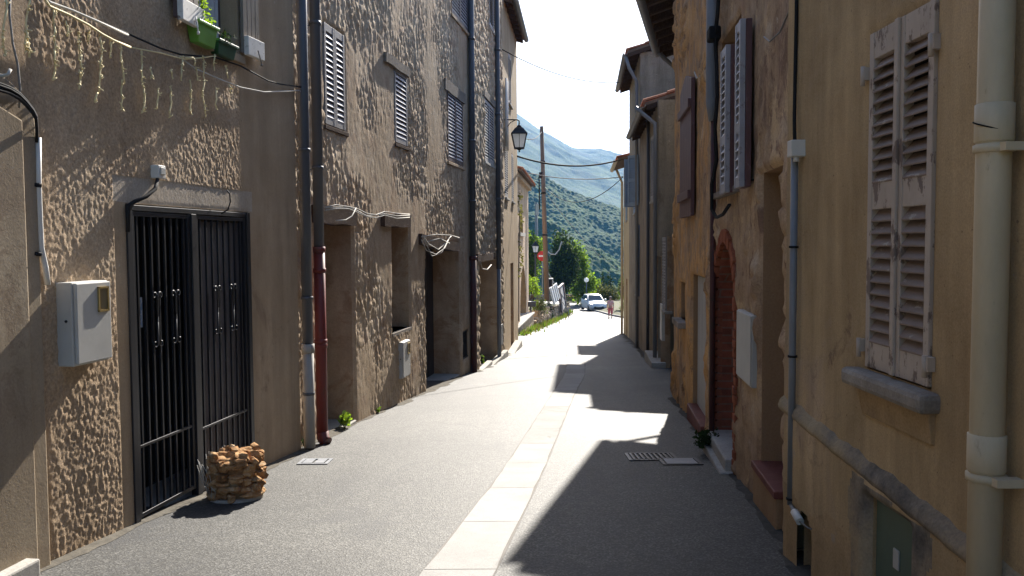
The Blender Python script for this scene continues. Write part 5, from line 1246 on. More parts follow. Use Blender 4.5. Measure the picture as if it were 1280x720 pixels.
def plant(name, label, cat, group, base, clumps, n, size, mat, trunk=None, mat2=None, p2=0.0):
    o = root(name, base, label, cat, group); mb = MB(); mb.leaves(clumps, n, size, 0, 0.0, 1 if mat2 else None, p2)
    mb.build('crown' if trunk else 'foliage', [mat, mat2] if mat2 else mat, o)
    mb = MB(); b = Vector(base); r_ = trunk or .04
    top = sum((Vector(c[0]) for c in clumps), Vector()) / len(clumps)
    mb.tube([b, b.lerp(top, .5) + Vector((.05, 0, 0)), top], [r_, r_ * .75, r_ * .35], 7)
    for c in clumps[:9]: mb.tube([b.lerp(top, .45), b.lerp(top, .55).lerp(Vector(c[0]), .5), Vector(c[0])], [r_ * .5, r_ * .35, r_ * .12], 5)
    mb.build('trunk' if trunk else 'stem', 'bark', o); return o
def crown(px, py, Y, wpx, hpx, n=10, d=None, k=.42):
    """clumps filling an ellipsoid that is wpx by hpx photo pixels in size at depth Y"""
    c = atY(px, py, Y); rx = wpx / 2 / 1065 * Y; rz = hpx / 2 / 1065 * Y; ry = d or rx; out = []
    for i in range(n):
        v = Vector((rng.gauss(0, 1), rng.gauss(0, 1), rng.gauss(0, 1))).normalized() * rng.uniform(.25, .72)
        s_ = rng.uniform(.75, 1.25) * k
        out.append((c + Vector((v.x * rx, v.y * ry, v.z * rz)), (rx * s_, ry * s_, rz * s_)))
    return out
gz = lambda p, h=.7: Vector((p.x, p.y, G(p.y) + h))
GP = 'shrubs along the garden wall'
plant('garden_shrub', 'bright yellow green shrub behind the terrace beside the utility pole', 'shrub', GP, gz(atY(662, 380, 46)), crown(663, 361, 46, 27, 36, 10), 1100, .06, 'leaf_bright')
plant('garden_shrub', 'sprawling dusty green shrub with pale blossoms over the stone wall', 'shrub', GP, gz(atY(676, 395, 44), .4), crown(675, 383, 44, 30, 28, 12), 900, .05, 'leaf_dry', None, 'leaf_mid', .5)
plant('garden_shrub', 'dark clipped cone shaped shrub at the road edge', 'shrub', GP, gz(ground(687, 402), -.02), [(ground(687, 402) + Vector((rng.uniform(-.12, .12), rng.uniform(-.1, .1), .25 + .14 * k)), (.38 - .03 * k, .38 - .03 * k, .28)) for k in range(7)], 1200, .045, 'leaf_dark')
plant('garden_tree', 'sunlit leafy tree behind the pinkish house and street lantern', 'tree', 'trees beyond the bend', gz(atY(668, 380, 62)), crown(664, 312, 62, 36, 54, 16, None, .5) + crown(660, 345, 62, 30, 44, 8, None, .5), 3600, .13, 'leaf_mid', .14, 'leaf_bright', .35)
plant('garden_tree', 'large dark green tree right behind the utility pole', 'tree', 'trees beyond the bend', gz(atY(706, 385, 74)), crown(705, 331, 74, 44, 88, 26, None, .5) + crown(692, 345, 74, 30, 66, 10, None, .5), 7000, .15, 'leaf_dark', .22, 'leaf_mid', .18)
plant('garden_tree', 'bright green sunlit tree with lobed leaves beside the dark tree', 'tree', 'trees beyond the bend', gz(atY(730, 385, 88), 0), crown(722, 340, 88, 34, 82, 20, None, .5) + crown(735, 354, 88, 28, 46, 10, None, .5), 5200, .17, 'leaf_bright', .2, 'leaf_mid', .45)
plant('garden_tree', 'pale green airy tree standing behind the silver car', 'tree', 'trees beyond the bend', gz(atY(752, 385, 104), 0), crown(741, 362, 104, 26, 34, 10), 1500, .15, 'leaf_mid', .16, 'leaf_bright', .5)
cf = atY(758, 362, 108); cb_ = gz(cf, 0)
plant('conifer_tree', 'small dark conifer against the blue hillside', 'tree', 'trees beyond the bend', cb_, [(Vector((cf.x + rng.uniform(-.3, .3) + q, cf.y, cf.z - 1.6 + .55 * k)), (1.15 - .13 * k, .9 - .11 * k, .6)) for k in range(7) for q in (-.4, .45)], 2600, .14, 'leaf_dark', .12)
plant('garden_shrub', 'large round reddish green bush right of the silver car', 'shrub', GP, gz(atY(758, 388, 92), 0), crown(759, 371, 90, 33, 38, 18, None, .55), 3600, .10, 'leaf_dry', None, 'leaf_dark', .5)
plant('garden_shrub', 'low dark green bush in front of the silver car bumper', 'shrub', GP, gz(ground(753, 390), 0), crown(752, 385.5, 79, 13, 7, 6), 420, .06, 'leaf_dark', None, 'leaf_mid', .3)
plant('garden_shrub', 'low yellow flowering bush behind the walking person', 'shrub', GP, gz(ground(773, 396), 0), crown(774, 388, 69, 13, 11, 6), 500, .06, 'leaf_yellow', None, 'leaf_mid', .25)
plant('garden_tree', 'slender green standard tree with pale blossom beside the cream house', 'tree', 'trees beyond the bend', gz(ground(776.5, 396), 0), crown(777, 362, 71, 15, 44, 9), 900, .09, 'leaf_mid', .07, 'leaf_white', .07)
plant('garden_shrub', 'green bush under the slender tree beside the cream house', 'shrub', GP, gz(ground(782, 394), 0), crown(781, 383, 72, 20, 18, 7), 600, .07, 'leaf_mid')

# kerbed planting bed at right
kp = [ground(x, y) for x, y in [(735, 387.2), (752, 391), (764, 394.5), (779, 397.5)]] + [Vector((13, 66, 0)), Vector((22, 64, 0))]
kr = root('kerb', kp[1], 'pale stone kerb round the planting bed right of the car', 'kerb')
mb = MB()
for a, b in zip(kp[:-1], kp[1:]): mb.beam((a.x, a.y, G(a.y) + .05), (b.x, b.y, G(b.y) + .05), .18, .16)
mb.build('kerb_stone', 'concrete', kr)
mb = MB(); bk = [Vector((p.x + 2, 100, 0)) for p in kp]
for (a, b, c_, d_) in zip(kp[:-1], kp[1:], bk[1:], bk[:-1]):
    mb.quad((a.x, a.y, G(a.y) + .10), (b.x, b.y, G(b.y) + .10), (c_.x, 100, G(100) + .15), (d_.x, 100, G(100) + .15))
tag(mb.build('planting_bed', 'soil'), kind='structure')

# wooden gate, bin, boards
Yg = 92
gp = lambda x, y: atY(x, y, Yg)
zb = G(Yg); gr = root('garden_gate', (gp(717, 386).x, Yg, zb), 'brown two panel garden gate under a little tiled cap far down the road', 'gate')
x0, x1, x2, xm = gp(709, 386).x, gp(724.5, 386).x, gp(711, 386).x, gp(717, 386).x; zt = gp(717, 371.5).z
mb = MB()
for k in range(12):
    u0 = x0 + (x1 - x0) * k / 12; mb.box((u0 + .05, Yg + (.02 if k % 2 else 0), (zb + zt) / 2), (x1 - x0) / 12 - .02, .06, zt - zb, 0)
mb.build('board_panel', 'wood_brown', gr)
mb = MB()
for u in (x0, xm, x1): mb.box((u, Yg - .02, (zb + zt) / 2), .14, .2, zt - zb)
mb.build('post', 'concrete', gr)
mb = MB(); mb.box(((x0 + x1) / 2, Yg, zt + .06), x1 - x0 + .5, .6, .12); mb.build('cap', 'roof_tile', gr, bevel=.03)
hd = atY(730, 385, 90); bn = root('garden_fence', (hd.x, 90, G(90)), 'dark green fence panel between the brown gate and the silver car', 'fence')
mb = MB(); xa, xb = atY(725.5, 380, 90).x, atY(737, 380, 90).x; zt = atY(730, 373.5, 90).z
for k in range(9): u = xa + (xb - xa) * (k + .5) / 9; mb.box((u, 90, (G(90) + zt) / 2), (xb - xa) / 9 - .015, .05, zt - G(90))
mb.build('board_panel', 'darkgreen_pot', bn)
mb = MB(); mb.beam((xa, 90, zt + .04), (xb, 90, zt + .04), .1, .08); mb.build('rail', 'leaf_mid', bn)
# low wall behind the parking place
mb = MB(); mb.box((6, 95, G(95) + .25), 30, .3, .9); lw = tag(mb.build('boundary_wall', 'rubble'), 'low stone wall closing the road behind the parked car', 'wall')

def leaning(px0, px1, yt, yb, lean, mat, rib, label, fr=None):
    a, z0 = G1.at(px0, yb, .05); b, _ = G1.at(px1, yb, .05); z1 = G1.at((px0 + px1) / 2, yt, .05)[1]; z0 = min(z0, z1 - 1.0)
    r = root('leaning_board', G1.pt((a + b) / 2, z0, .1), label, 'board', 'boards leaning on the garden wall')
    mb = MB(); P = lambda u, z, o: G1.pt(u - lean * (z - z0), z, .22 - .18 * (z - z0) / (z1 - z0) + o)
    def pan(u0, u1, za, zb_, o0, o1, mbx): mbx.hexa([P(u0, za, o0), P(u1, za, o0), P(u1, za, o1), P(u0, za, o1), P(u0, zb_, o0), P(u1, zb_, o0), P(u1, zb_, o1), P(u0, zb_, o1)])
    pan(a, b, z0, z1, 0, .04, mb)
    for k in range(rib): u = a + (b - a) * (k + .25) / rib; pan(u, u + (b - a) / rib * .5, z0, z1, .04, .08, mb)
    mb.build('panel', mat, r)
    if fr:
        mb = MB(); t = (b - a) * .12
        pan(a - t, a, z0 - .05, z1 + .08, -.02, .12, mb); pan(b, b + t, z0 - .05, z1 + .08, -.02, .12, mb); pan(a, b, z1, z1 + .08, -.02, .12, mb); mb.build('frame', fr, r)
leaning(688, 696.5, 356, 381, .9, 'board_white', 4, 'white ribbed panel leaning on the garden wall')
leaning(698.5, 703.5, 357, 389, .5, 'pale_shutter', 1, 'grey board in a dark brown frame leaning next to the white ribbed panel', 'shutter_dark')
c = atY(686, 354, 54); r = root('metal_cabinet', c + Vector((0, 0, -.35)), 'small pale metal cabinet with dark opening above the white panel', 'cabinet')
mb = MB()
for q in ((-.24, 0, .06, .62), (.24, 0, .06, .62)): mb.box(c + Vector((q[0], 0, 0)), .07, .4, .62)
for q in (-.28, .28): mb.box(c + Vector((0, 0, q)), .55, .42, .07)
mb.build('case', 'grey_plastic', r)
mb = MB(); mb.box(c + Vector((0, .15, 0)), .42, .04, .5); mb.build('back_panel', 'dark_inside', r)
mb = MB(); mb.tube([gz(c, -.2), c + Vector((0, 0, -.3))], .06, 8); mb.build('post', 'concrete', r)
r = root('stair_railing', atY(700, 375, 60), 'thin pale handrail sloping down behind the leaning boards', 'railing')
A, B = atY(685, 341, 60), atY(711, 383, 60)
mb = MB(); mb.tube([A, B], .03, 6); mb.tube([A + Vector((0, 0, -.5)), B + Vector((0, 0, -.4))], .02, 6); mb.build('handrail', 'grey_pole', r)
for t in (0, .33, .66, 1): 
    p = A.lerp(B, t); mb = MB(); mb.tube([p, Vector((p.x, p.y, min(p.z - 1.1, G(60) + .6)))], .03 if t else .05, 6); mb.build('post', 'grey_pole', r)
r = root('letter_box', atY(663, 382, 42), 'small grey box on a post beside the terrace shrubs', 'box')
c = atY(663.5, 380, 42); mb = MB(); mb.box(c, .5, .3, .26); mb.build('case', 'pipe_slate', r, bevel=.02); mb = MB(); mb.tube([c, gz(c, 0)], .04, 8); mb.build('post', 'pipe_slate', r)

# poles, lamps and sign
r = root('utility_pole', gz(atY(683, 372, 45), .3), 'tall brown wooden utility pole behind the garden wall', 'pole')
pt, pb = atY(677, 158, 45), atY(683.6, 376, 45)
mb = MB(); mb.tube([pb, pt], [.145, .10], 12); mb.build('shaft', 'pole_wood', r)
mb = MB()
for t in (.38, .62, .8): p = pb.lerp(pt, t); mb.tube([p + Vector((0, 0, -.04)), p + Vector((0, 0, .04))], .14, 10)
p = pb.lerp(pt, .70); mb.tube([p + Vector((-.05, -.1, .35)), p + Vector((-.22, -.1, .1)), p + Vector((-.2, -.1, -1.6))], .03, 6); mb.box(p + Vector((-.16, -.1, .2)), .12, .12, .3)
mb.build('fittings', 'cable_black', r)
r = root('utility_pole', gz(atY(671, 375, 63), .2), 'slender grey concrete pole farther back than the wooden one', 'pole')
mb = MB(); mb.tube([gz(atY(671, 375, 63), .2), atY(670.3, 253, 63)], [.15, .10], 10); mb.build('shaft', 'grey_pole', r)
mb = MB(); p = atY(671.5, 262, 63); mb.box(p, .22, .22, .8); mb.build('fittings', 'grey_plastic', r)
def post_lamp(px, pyb, pyt, Y, label, globe=False):
    b = gz(atY(px, pyb, Y), .4); t = atY(px, pyt, Y); r = root('street_lamp', b, label, 'street lamp', 'street lamps')
    if globe:
        mb = MB(); mb.tube([b, t + Vector((0, 0, -.45))], [.06, .045], 8); mb.build('post', 'pipe_slate', r)
        mb = MB(); c = t + Vector((0, 0, -.2)); R_ = .23
        mb.lathe(c, [(R_ * math.sin(math.pi * k / 10) + .001, -R_ * math.cos(math.pi * k / 10)) for k in range(11)], 14); mb.build('globe', 'lamp_glass', r)
    else:
        mb = MB(); mb.lathe(b, [(.12, 0), (.10, .5), (.055, .6), (.05, t.z - b.z - .95), (.08, t.z - b.z - .9)], 10); mb.build('post', 'pipe_slate', r)
        mt, gl = MB(), MB(); lantern((mt, gl), Vector((t.x, t.y, t.z - .9)), .85); lb = mt.build('lantern_body', 'iron', r); gl.build('panes', 'lamp_glass', lb)
    return r
post_lamp(669.3, 372, 300, 55, 'black street lantern on a post beside the pinkish house')
post_lamp(733, 388, 347.5, 84, 'white globe street lamp among the bright green tree leaves', True)
c = atY(680, 320, 50); r = root('road_sign', gz(c, .4), 'round red no entry sign half hidden by the wooden utility pole', 'road sign')
mb = MB(); ax = Matrix.Rotation(R(90), 3, 'X') @ Matrix.Rotation(R(0), 3, 'Y')
mb.lathe(c + Vector((-.10, 0, 0)), [(.30, .0), (.30, .015)], 28, 0, ax); mb.build('disc', 'sign_red', r)
mb = MB(); mb.box(c + Vector((-.10, -.02, 0)), .42, .012, .09); mb.build('bar', 'sign_white', r)
mb = MB(); mb.tube([c + Vector((-.10, .04, .3)), Vector((c.x - .10, c.y + .04, G(50)))], .03, 8); mb.build('post', 'grey_pole', r)

# overhead cables
cable('overhead_cable', sag(wp(L3, 628, 62, .12), atY(774, 103, 27), .25), .012, 'cable_black', 'thin dark cable crossing the street high above the lantern')
cable('overhead_cable', sag(atY(642.5, 194, 27), atY(784, 197, 31), .32), .028, 'cable_black', 'thick black cable crossing the street just below the wall lantern')
cable('overhead_cable', sag(atY(655, 215, 36), atY(779, 221, 33.5), .18), .016, 'cable_grey', 'grey twisted cable crossing below the thick black one')
cable('overhead_cable', sag(pb.lerp(pt, .66), atY(778, 222, 33.5), .9), .016, 'cable_black', 'dark cable swooping from the wooden pole to the blue shuttered house')
cable('overhead_cable', sag(pb.lerp(pt, .97), atY(651, 171, 22.9), .2), .014, 'cable_black', 'short dark cable from the pole top to the wall lantern')
cable('overhead_cable', sag(pb.lerp(pt, .64), atY(800, 345, 90), 1.2), .014, 'cable_grey', 'faint thin cable slanting from the pole down across the hillside')
cable('hanging_cable', [atY(x, y, 56) for x, y in [(684, 314), (689, 318), (694, 318), (699, 312), (702, 302)]], .035, 'cable_white', 'white cable drooping in a bow in front of the dark tree')

# ---------------------------------------------------------------- car
def build_car():
    c = ground(742, 388.0); r = root('parked_car', c, 'silver hatchback car facing the camera at the end of the road', 'car')
    ph = R(9); hx = Vector((math.sin(ph), -math.cos(ph), 0)); hy = Vector((math.cos(ph), math.sin(ph), 0))
    T = lambda x, y, z: c + hx * x + hy * y + Vector((0, 0, z))
    st = [(1.93, .50, .32, .50), (1.88, .70, .24, .62), (1.70, .79, .20, .74), (1.25, .83, .19, .86), (.85, .84, .19, .95), (.2, .845, .19, .97), (-.8, .845, .19, .98), (-1.5, .82, .20, .98), (-1.8, .77, .25, .93), (-1.9, .66, .34, .80)]
    mb = MB(); ring = []
    for (x, w, zb, zt) in st:
        q = [(-w * .9, zb), (-w, zb + .10), (-w, zt - .22), (-w * .95, zt - .06), (-w * .80, zt), (0, zt + .03), (w * .80, zt), (w * .95, zt - .06), (w, zt - .22), (w, zb + .10), (w * .9, zb)]
        ring.append([T(x, y, z) for y, z in q])
    n = 11; b = [p for q in ring for p in q]
    fs = [(i * n + k, i * n + (k + 1) % n, (i + 1) * n + (k + 1) % n, (i + 1) * n + k) for i in range(len(st) - 1) for k in range(n)]
    fs += [tuple(range(n)), tuple(range((len(st) - 1) * n, len(st) * n))]
    mb.add(b, fs, 0, True)
    cab = [(.88, .78, .94), (.10, .60, 1.43), (-.45, .61, 1.46), (-1.25, .60, 1.42), (-1.82, .74, .95)]
    rg = [[T(x, -w, z), T(x, -w * .8, z + .025), T(x, 0, z + .035), T(x, w * .8, z + .025), T(x, w, z)] for x, w, z in cab]
    low = [[T(x, -.80, .94), T(x, .80, .94)] for x, w, z in cab]
    b = [p for q in rg for p in q]
    mb.add(b, [(i * 5 + k, i * 5 + k + 1, (i + 1) * 5 + k + 1, (i + 1) * 5 + k) for i in range(4) for k in range(4)], 0, True)
    for sg, j in ((0, 0), (1, 4)):
        vs = [low[0][sg], low[1][sg], low[2][sg], low[3][sg], low[4][sg], rg[3][j], rg[2][j], rg[1][j]]
        mb.add(vs, [(0, 1, 7), (1, 2, 6, 7), (2, 3, 5, 6), (3, 4, 5)])
    bd = mb.build('body', 'car_paint', r)
    def glass(pts, name='window'):
        mb = MB(); nrm = (Vector(pts[1]) - Vector(pts[0])).cross(Vector(pts[2]) - Vector(pts[0])).normalized()
        mid = sum((Vector(p) for p in pts), Vector()) / len(pts); 
        if nrm.dot(mid - T(-.4, 0, 1.0)) < 0: nrm = -nrm
        q = [mid + (Vector(p) - mid) * .93 + nrm * .055 for p in pts]; q2 = [p - nrm * .04 for p in q]; m_ = len(q)
        mb.add(q + q2, [tuple(range(m_)), tuple(range(m_, 2 * m_))] + [(k, (k + 1) % m_, m_ + (k + 1) % m_, m_ + k) for k in range(m_)]); mb.build(name, 'car_glass', r)
    glass([T(.80, -.72, .98), T(.80, .72, .98), T(.14, .56, 1.42), T(.14, -.56, 1.42)], 'windscreen')
    glass([T(-1.78, -.70, 1.0), T(-1.78, .70, 1.0), T(-1.3, .55, 1.40), T(-1.3, -.55, 1.40)], 'rear_window')
    for sg in (-1, 1):
        glass([T(.62, sg * .775, .99), T(-.40, sg * .80, .99), T(-.40, sg * .64, 1.39), T(.14, sg * .63, 1.38)]); glass([T(-.47, sg * .80, .99), T(-1.5, sg * .775, 1.02), T(-1.2, sg * .63, 1.36), T(-.47, sg * .64, 1.39)])
        mb = MB(); mb.hexa([T(1.62, sg * .60, .58), T(1.90, sg * .52, .56), T(1.74, sg * .785, .58), T(1.45, sg * .82, .62), T(1.60, sg * .60, .75), T(1.86, sg * .54, .68), T(1.70, sg * .79, .74), T(1.42, sg * .82, .78)]); mb.build('headlight', 'lamp_glass', r)
        mb = MB(); mb.rock(T(.62, sg * .94, 1.02), .09, .12, .08, ph); mb.build('mirror', 'car_paint', r)
        for x in (1.18, -1.22):
            ax = Matrix((hx, hy, Vector((0, 0, 1)))).transposed() @ Matrix.Rotation(R(90), 3, 'X'); w0 = T(x, sg * .72, .30)
            wl = MB(); wl.lathe(w0, [(.20, -.115), (.28, -.115), (.30, -.08), (.30, .08), (.28, .115), (.20, .115)], 20, 0, ax); wo = wl.build('wheel', 'rubber', r)
            wl = MB(); wl.lathe(w0, [(.05, -.12), (.19, -.11), (.20, 0), (.19, .11), (.05, .12)], 14, 0, ax); wl.build('rim', 'chrome', wo)
    mb = MB(); mb.hexa([T(1.80, -.55, .30), T(1.955, -.42, .30), T(1.955, .42, .30), T(1.80, .55, .30), T(1.80, -.55, .42), T(1.955, -.42, .42), T(1.955, .42, .42), T(1.80, .55, .42)]); mb.build('grille', 'rubber', r)
    mb = MB(); mb.hexa([T(1.93, -.26, .45), T(1.96, -.26, .45), T(1.96, .26, .45), T(1.93, .26, .45), T(1.92, -.26, .55), T(1.95, -.26, .55), T(1.95, .26, .55), T(1.92, .26, .55)]); mb.build('number_plate', 'sign_white', r)
build_car()

# ---------------------------------------------------------------- person
def skin_mesh(name, verts, edges, radii, mat, parent, sub=2, rootv=0):
    me = bpy.data.meshes.new(name); off = ROOTLOC[parent.name]
    me.from_pydata([tuple(Vector(v) - off) for v in verts], edges, [])
    o = bpy.data.objects.new(name, me); COL.objects.link(o); o.parent = parent; ROOTLOC[o.name] = off
    md = o.modifiers.new('skin', 'SKIN')
    lay = me.skin_vertices[0].data if me.skin_vertices else None
    if lay is None:
        bpy.context.view_layer.objects.active = o
        with bpy.context.temp_override(object=o, active_object=o): bpy.ops.mesh.customdata_skin_add()
        lay = me.skin_vertices[0].data
    for i, r_ in enumerate(radii): lay[i].radius = r_ if isinstance(r_, tuple) else (r_, r_)
    lay[rootv].use_root = True
    o.modifiers.new('sub', 'SUBSURF').levels = sub; o.modifiers['sub'].render_levels = sub
    me.materials.append(M[mat]); md.use_smooth_shade = True; return o
def build_person():
    c = ground(763, 398); r = root('person', c, 'person in a pink top and coral knee length trousers walking on the sunny road', 'person')
    V = lambda x, y, z: c + Vector((x, y, z))
    vs = [V(0, 0, .80), V(0, 0, 1.0), V(0, 0, 1.20), V(0, -.01, 1.28), V(0, -.03, 1.36), V(0, -.03, 1.46), V(0, -.03, 1.52),
          V(.16, 0, 1.20), V(.22, .03, .96), V(.21, -.06, .76), V(.21, -.08, .68), V(-.16, 0, 1.20), V(-.22, -.02, .96), V(-.21, .10, .78), V(-.21, .13, .70),
          V(.08, 0, .74), V(.09, -.09, .42), V(.09, -.03, .08), V(.09, -.14, .03), V(-.08, 0, .74), V(-.09, .08, .42), V(-.09, .17, .09), V(-.09, .07, .03)]
    es = [(0, 1), (1, 2), (2, 3), (3, 4), (4, 5), (5, 6), (2, 7), (7, 8), (8, 9), (9, 10), (2, 11), (11, 12), (12, 13), (13, 14), (0, 15), (15, 16), (16, 17), (17, 18), (0, 19), (19, 20), (20, 21), (21, 22)]
    rd = [(.15, .11), (.13, .10), (.13, .095), .055, .075, .095, .06, .055, .042, .034, .036, .055, .042, .034, .036, .085, .055, .038, .035, .085, .055, .038, .035]
    skin_mesh('body', vs, es, rd, 'skin', r)
    top = [V(0, 0, .84), V(0, 0, 1.0), V(0, 0, 1.21), V(.16, 0, 1.20), V(.21, .02, 1.0), V(-.16, 0, 1.20), V(-.21, -.01, 1.0)]
    skin_mesh('shirt', top, [(0, 1), (1, 2), (2, 3), (3, 4), (2, 5), (5, 6)], [(.18, .14), (.16, .13), (.15, .115), .075, .062, .075, .062], 'pink_cloth', r)
    tr_ = [V(0, 0, .84), V(.085, 0, .72), V(.09, -.085, .42), V(.09, -.06, .30), V(-.085, 0, .72), V(-.09, .075, .42), V(-.09, .10, .30)]
    skin_mesh('trousers', tr_, [(0, 1), (1, 2), (2, 3), (0, 4), (4, 5), (5, 6)], [(.165, .125), .105, .08, .08, .105, .08, .08], 'coral_cloth', r)
    mb = MB(); mb.lathe(V(0, -.01, 1.46), [(.03, .105), (.085, .085), (.108, .03), (.10, -.04), (.06, -.09)][::-1], 12); h = mb.build('hair', 'hair', r)
    for sg, y in ((1, -.09), (-1, .11)): mb = MB(); mb.rock(V(sg * .09, y, .04), .05, .12, .045); mb.build('shoe', 'rubber', r)
    for sg in (-1, 1):
        for k in range(4):
            mb = MB(); y0 = -.08 if sg > 0 else .13; p = V(sg * .21 + .012 * (k - 1.5) * 1.3, y0 - .01, .67); mb.tube([p, p + Vector((0, -.01, -.05)), p + Vector((0, -.03, -.085))], [.010, .009, .007], 6); mb.build('finger', 'skin', r)
build_person()

# ================================================================== TERRAIN, MOUNTAINS
def prof(pts, px):
    xs = [p[0] for p in pts]; yy = [p[1] for p in pts]
    return np.interp(px, xs, yy)
def build_terrain():
    th = np.concatenate([np.linspace(-math.pi, -.40, 90)[:-1], np.linspace(-.40, -.02, 170)[:-1], np.linspace(-.02, .16, 330)[:-1], np.linspace(.16, .5, 150)[:-1], np.linspace(.5, math.pi, 80)])
    rr = np.concatenate([np.linspace(.5, 95, 40)[:-1], np.linspace(95, 260, 40)[:-1], np.linspace(260, 380, 50)[:-1], np.linspace(380, 760, 420)[:-1], np.linspace(760, 900, 40)[:-1], np.geomspace(900, 3600, 330)[:-1], np.geomspace(3600, 9000, 16)])
    TH, RR = np.meshgrid(th, rr, indexing='ij')
    X = RR * np.sin(TH); Y = RR * np.cos(TH)
    px = 640 + 1065 * np.tan(np.clip(TH, -1.2, 1.2))
    f = lambda pts, D: (302.7 - prof(pts, px)) / 1065 * D * np.cos(np.clip(TH, -1.2, 1.2)) ** 0
    hA = f([(-1500, 240), (300, 235), (600, 262), (660, 270), (684, 279), (702, 290), (720, 298), (750, 317), (780, 338), (830, 352), (1100, 340), (3000, 330)], 430)
    hB = f([(-1500, 120), (200, 150), (560, 196), (640, 214), (659, 221), (682, 228), (709, 242), (740, 252), (757, 260), (780, 267), (840, 285), (1000, 300), (3000, 260)], 720)
    hM = f([(-2000, 90), (300, 80), (560, 100), (640, 140), (656, 152), (680, 167), (700, 177), (716, 187), (735, 190), (752, 191), (765, 195), (778, 199), (800, 206), (900, 215), (1200, 190), (3000, 160)], 3400)
    Gy = np.vectorize(G)(np.clip(Y, -25, 95)) - .15
    v0 = np.full_like(X, -16.0); v1 = np.full_like(X, -38.0)
    ctrl_r = [0, 97, 118, 300, 378, 430, 500, 590, 720, 860, 1300, 3400, 4500, 9000]
    ctrl_h = [Gy, Gy, v0, v1, v1 + 2, hA, np.minimum(hA - 12, hA * .5 - 16), np.minimum(hA, hB) * .5 - 14, hB, hB - 22, hB - 30 + .12 * (hM - hB), hM, hM * .55, hM * .1]
    Z = np.zeros_like(X)
    for (r0, h0), (r1_, h1_) in zip(zip(ctrl_r[:-1], ctrl_h[:-1]), zip(ctrl_r[1:], ctrl_h[1:])):
        m = (RR >= r0) & (RR <= r1_); t = np.clip((RR - r0) / (r1_ - r0), 0, 1)
        t = t ** .85 if r1_ in (430, 720, 3400) else t
        Z = np.where(m, h0 + (h1_ - h0) * t, Z)
    far = sstep(120, 300, RR)
    big = sstep(900, 1800, RR)
    gul = fbm(X / 48, Y / 60, 3, 4) - .47
    Z = Z + far * (1 - big) * gul * 22 + big * (fbm(X / 420, Y / 420, 9, 5) - .47) * 120 * sstep(3600, 2600, RR) 
    f1, f2, cid = cells(X / 3.6, Y / 3.6, 5)
    can = np.clip(1.05 - f1, 0, 1) ** .9 * (.9 + 1.3 * cid) + 2.4 * (fbm(X / 11, Y / 11, 33, 3) - .4)
    g1, g2, gid = cells(X / 26, Y / 26, 7)
    can2 = np.clip(1.05 - g1, 0, 1) ** .8 * (1.5 + 2.5 * gid)
    Z = Z + far * np.where(RR < 1000, can, can2 * sstep(4200, 3000, RR))
    nt_, nr = len(th), len(rr)
    P = np.stack([X, Y, Z], -1).reshape(-1, 3)
    ii, jj = np.meshgrid(np.arange(nt_ - 1), np.arange(nr - 1), indexing='ij'); a = (ii * nr + jj).ravel()
    quads = np.stack([a, a + 1, a + nr + 1, a + nr], -1)
    me = bpy.data.meshes.new('hills'); me.vertices.add(len(P)); me.vertices.foreach_set('co', P.ravel().astype(np.float32))
    me.loops.add(quads.size); me.loops.foreach_set('vertex_index', quads.ravel().astype(np.int32))
    me.polygons.add(len(quads)); me.polygons.foreach_set('loop_start', np.arange(0, quads.size, 4, dtype=np.int32)); 
    me.polygons.foreach_set('use_smooth', np.ones(len(quads), bool))
    me.materials.append(M['forest']); me.update(calc_edges=True); me.validate()
    o = bpy.data.objects.new('hills', me); COL.objects.link(o); tag(o, kind='structure')
    return float(P[:, 2].min()), float(P[:, 2].max())
zmin, zmax = build_terrain()

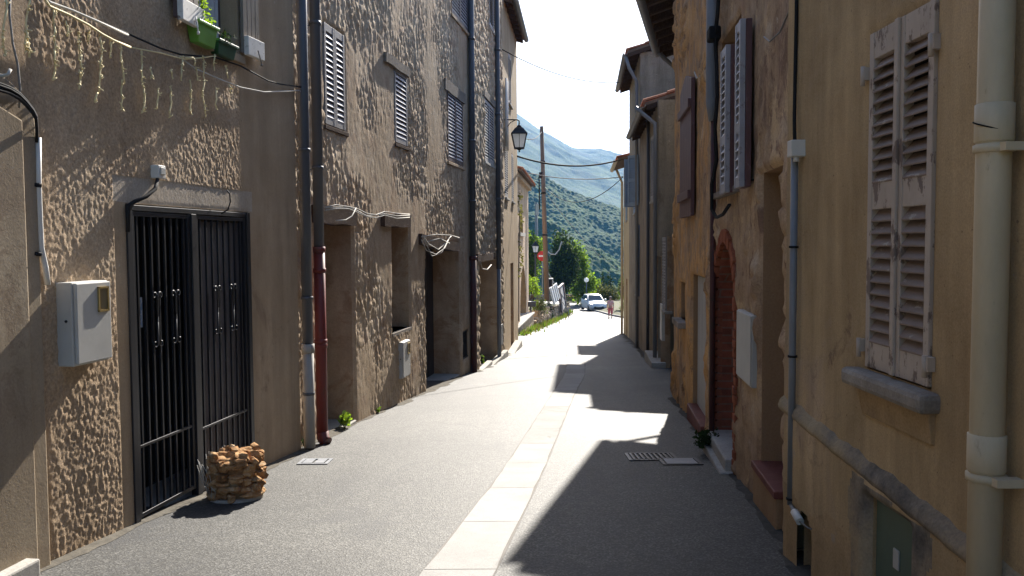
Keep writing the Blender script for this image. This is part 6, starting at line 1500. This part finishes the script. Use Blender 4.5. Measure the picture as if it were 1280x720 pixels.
# ---------------------------------------------------------------- haze, sky, sun, camera
hz = MB(); q = 9800
hz.hexa([(-q, -q, zmin - 3), (q, -q, zmin - 3), (q, q, zmin - 3), (-q, q, zmin - 3), (-q, -q, zmax + 30), (q, -q, zmax + 30), (q, q, zmax + 30), (-q, q, zmax + 30)])
m = bpy.data.materials.new('haze'); m.use_nodes = True; nt = m.node_tree
nt.nodes.remove(nt.nodes['Principled BSDF']); pv = nt.nodes.new('ShaderNodeVolumePrincipled')
pv.inputs['Color'].default_value = (.17, .44, 1.0, 1); pv.inputs['Density'].default_value = HAZE; pv.inputs['Anisotropy'].default_value = 0.1
nt.links.new(pv.outputs[0], nt.nodes['Material Output'].inputs['Volume'])
M['haze'] = m
if HAZE > 0: tag(hz.build('haze', 'haze'), 'pale blue haze filling the valley', 'haze', kind='stuff')

w = bpy.data.worlds.new('World'); scene.world = w; w.use_nodes = True; nt = w.node_tree
sk = nt.nodes.new('ShaderNodeTexSky'); sk.sky_type = 'NISHITA'; sk.sun_disc = False
sk.sun_elevation = SUN_E; sk.sun_rotation = SUN_AZ; sk.altitude = 400; sk.air_density = 1.0; sk.dust_density = 2.0; sk.ozone_density = 1.0
nt.links.new(sk.outputs[0], nt.nodes['Background'].inputs['Color']); nt.nodes['Background'].inputs['Strength'].default_value = SKY
S = Vector((math.sin(SUN_AZ) * math.cos(SUN_E), math.cos(SUN_AZ) * math.cos(SUN_E), math.sin(SUN_E)))
ld = bpy.data.lights.new('sun', 'SUN'); ld.energy = SUN; ld.angle = R(.53); ld.color = (1, .94, .85)
lo = bpy.data.objects.new('sun', ld); COL.objects.link(lo); lo.rotation_euler = S.to_track_quat('Z', 'Y').to_euler(); lo.location = S * 60

cd_ = bpy.data.cameras.new('camera'); cam = bpy.data.objects.new('camera', cd_); COL.objects.link(cam)
cd_.sensor_width = 36; cd_.lens = 36 * 1065 / 1280; cd_.clip_start = .05; cd_.clip_end = 30000
mw = Matrix((rt, up, -fw)).transposed().to_4x4(); cam.matrix_world = mw
scene.camera = cam
scene.view_settings.view_transform = 'Standard'; scene.view_settings.look = 'None'; scene.view_settings.exposure = EXPO; scene.view_settings.gamma = 1
scene.view_settings.use_curve_mapping = False
cy = scene.cycles; cy.use_denoising = True; cy.max_bounces = 8; cy.diffuse_bounces = 5; cy.volume_bounces = 1
try: cy.denoiser = 'OPENIMAGEDENOISE'
except Exception: pass
cy.sample_clamp_indirect = 8
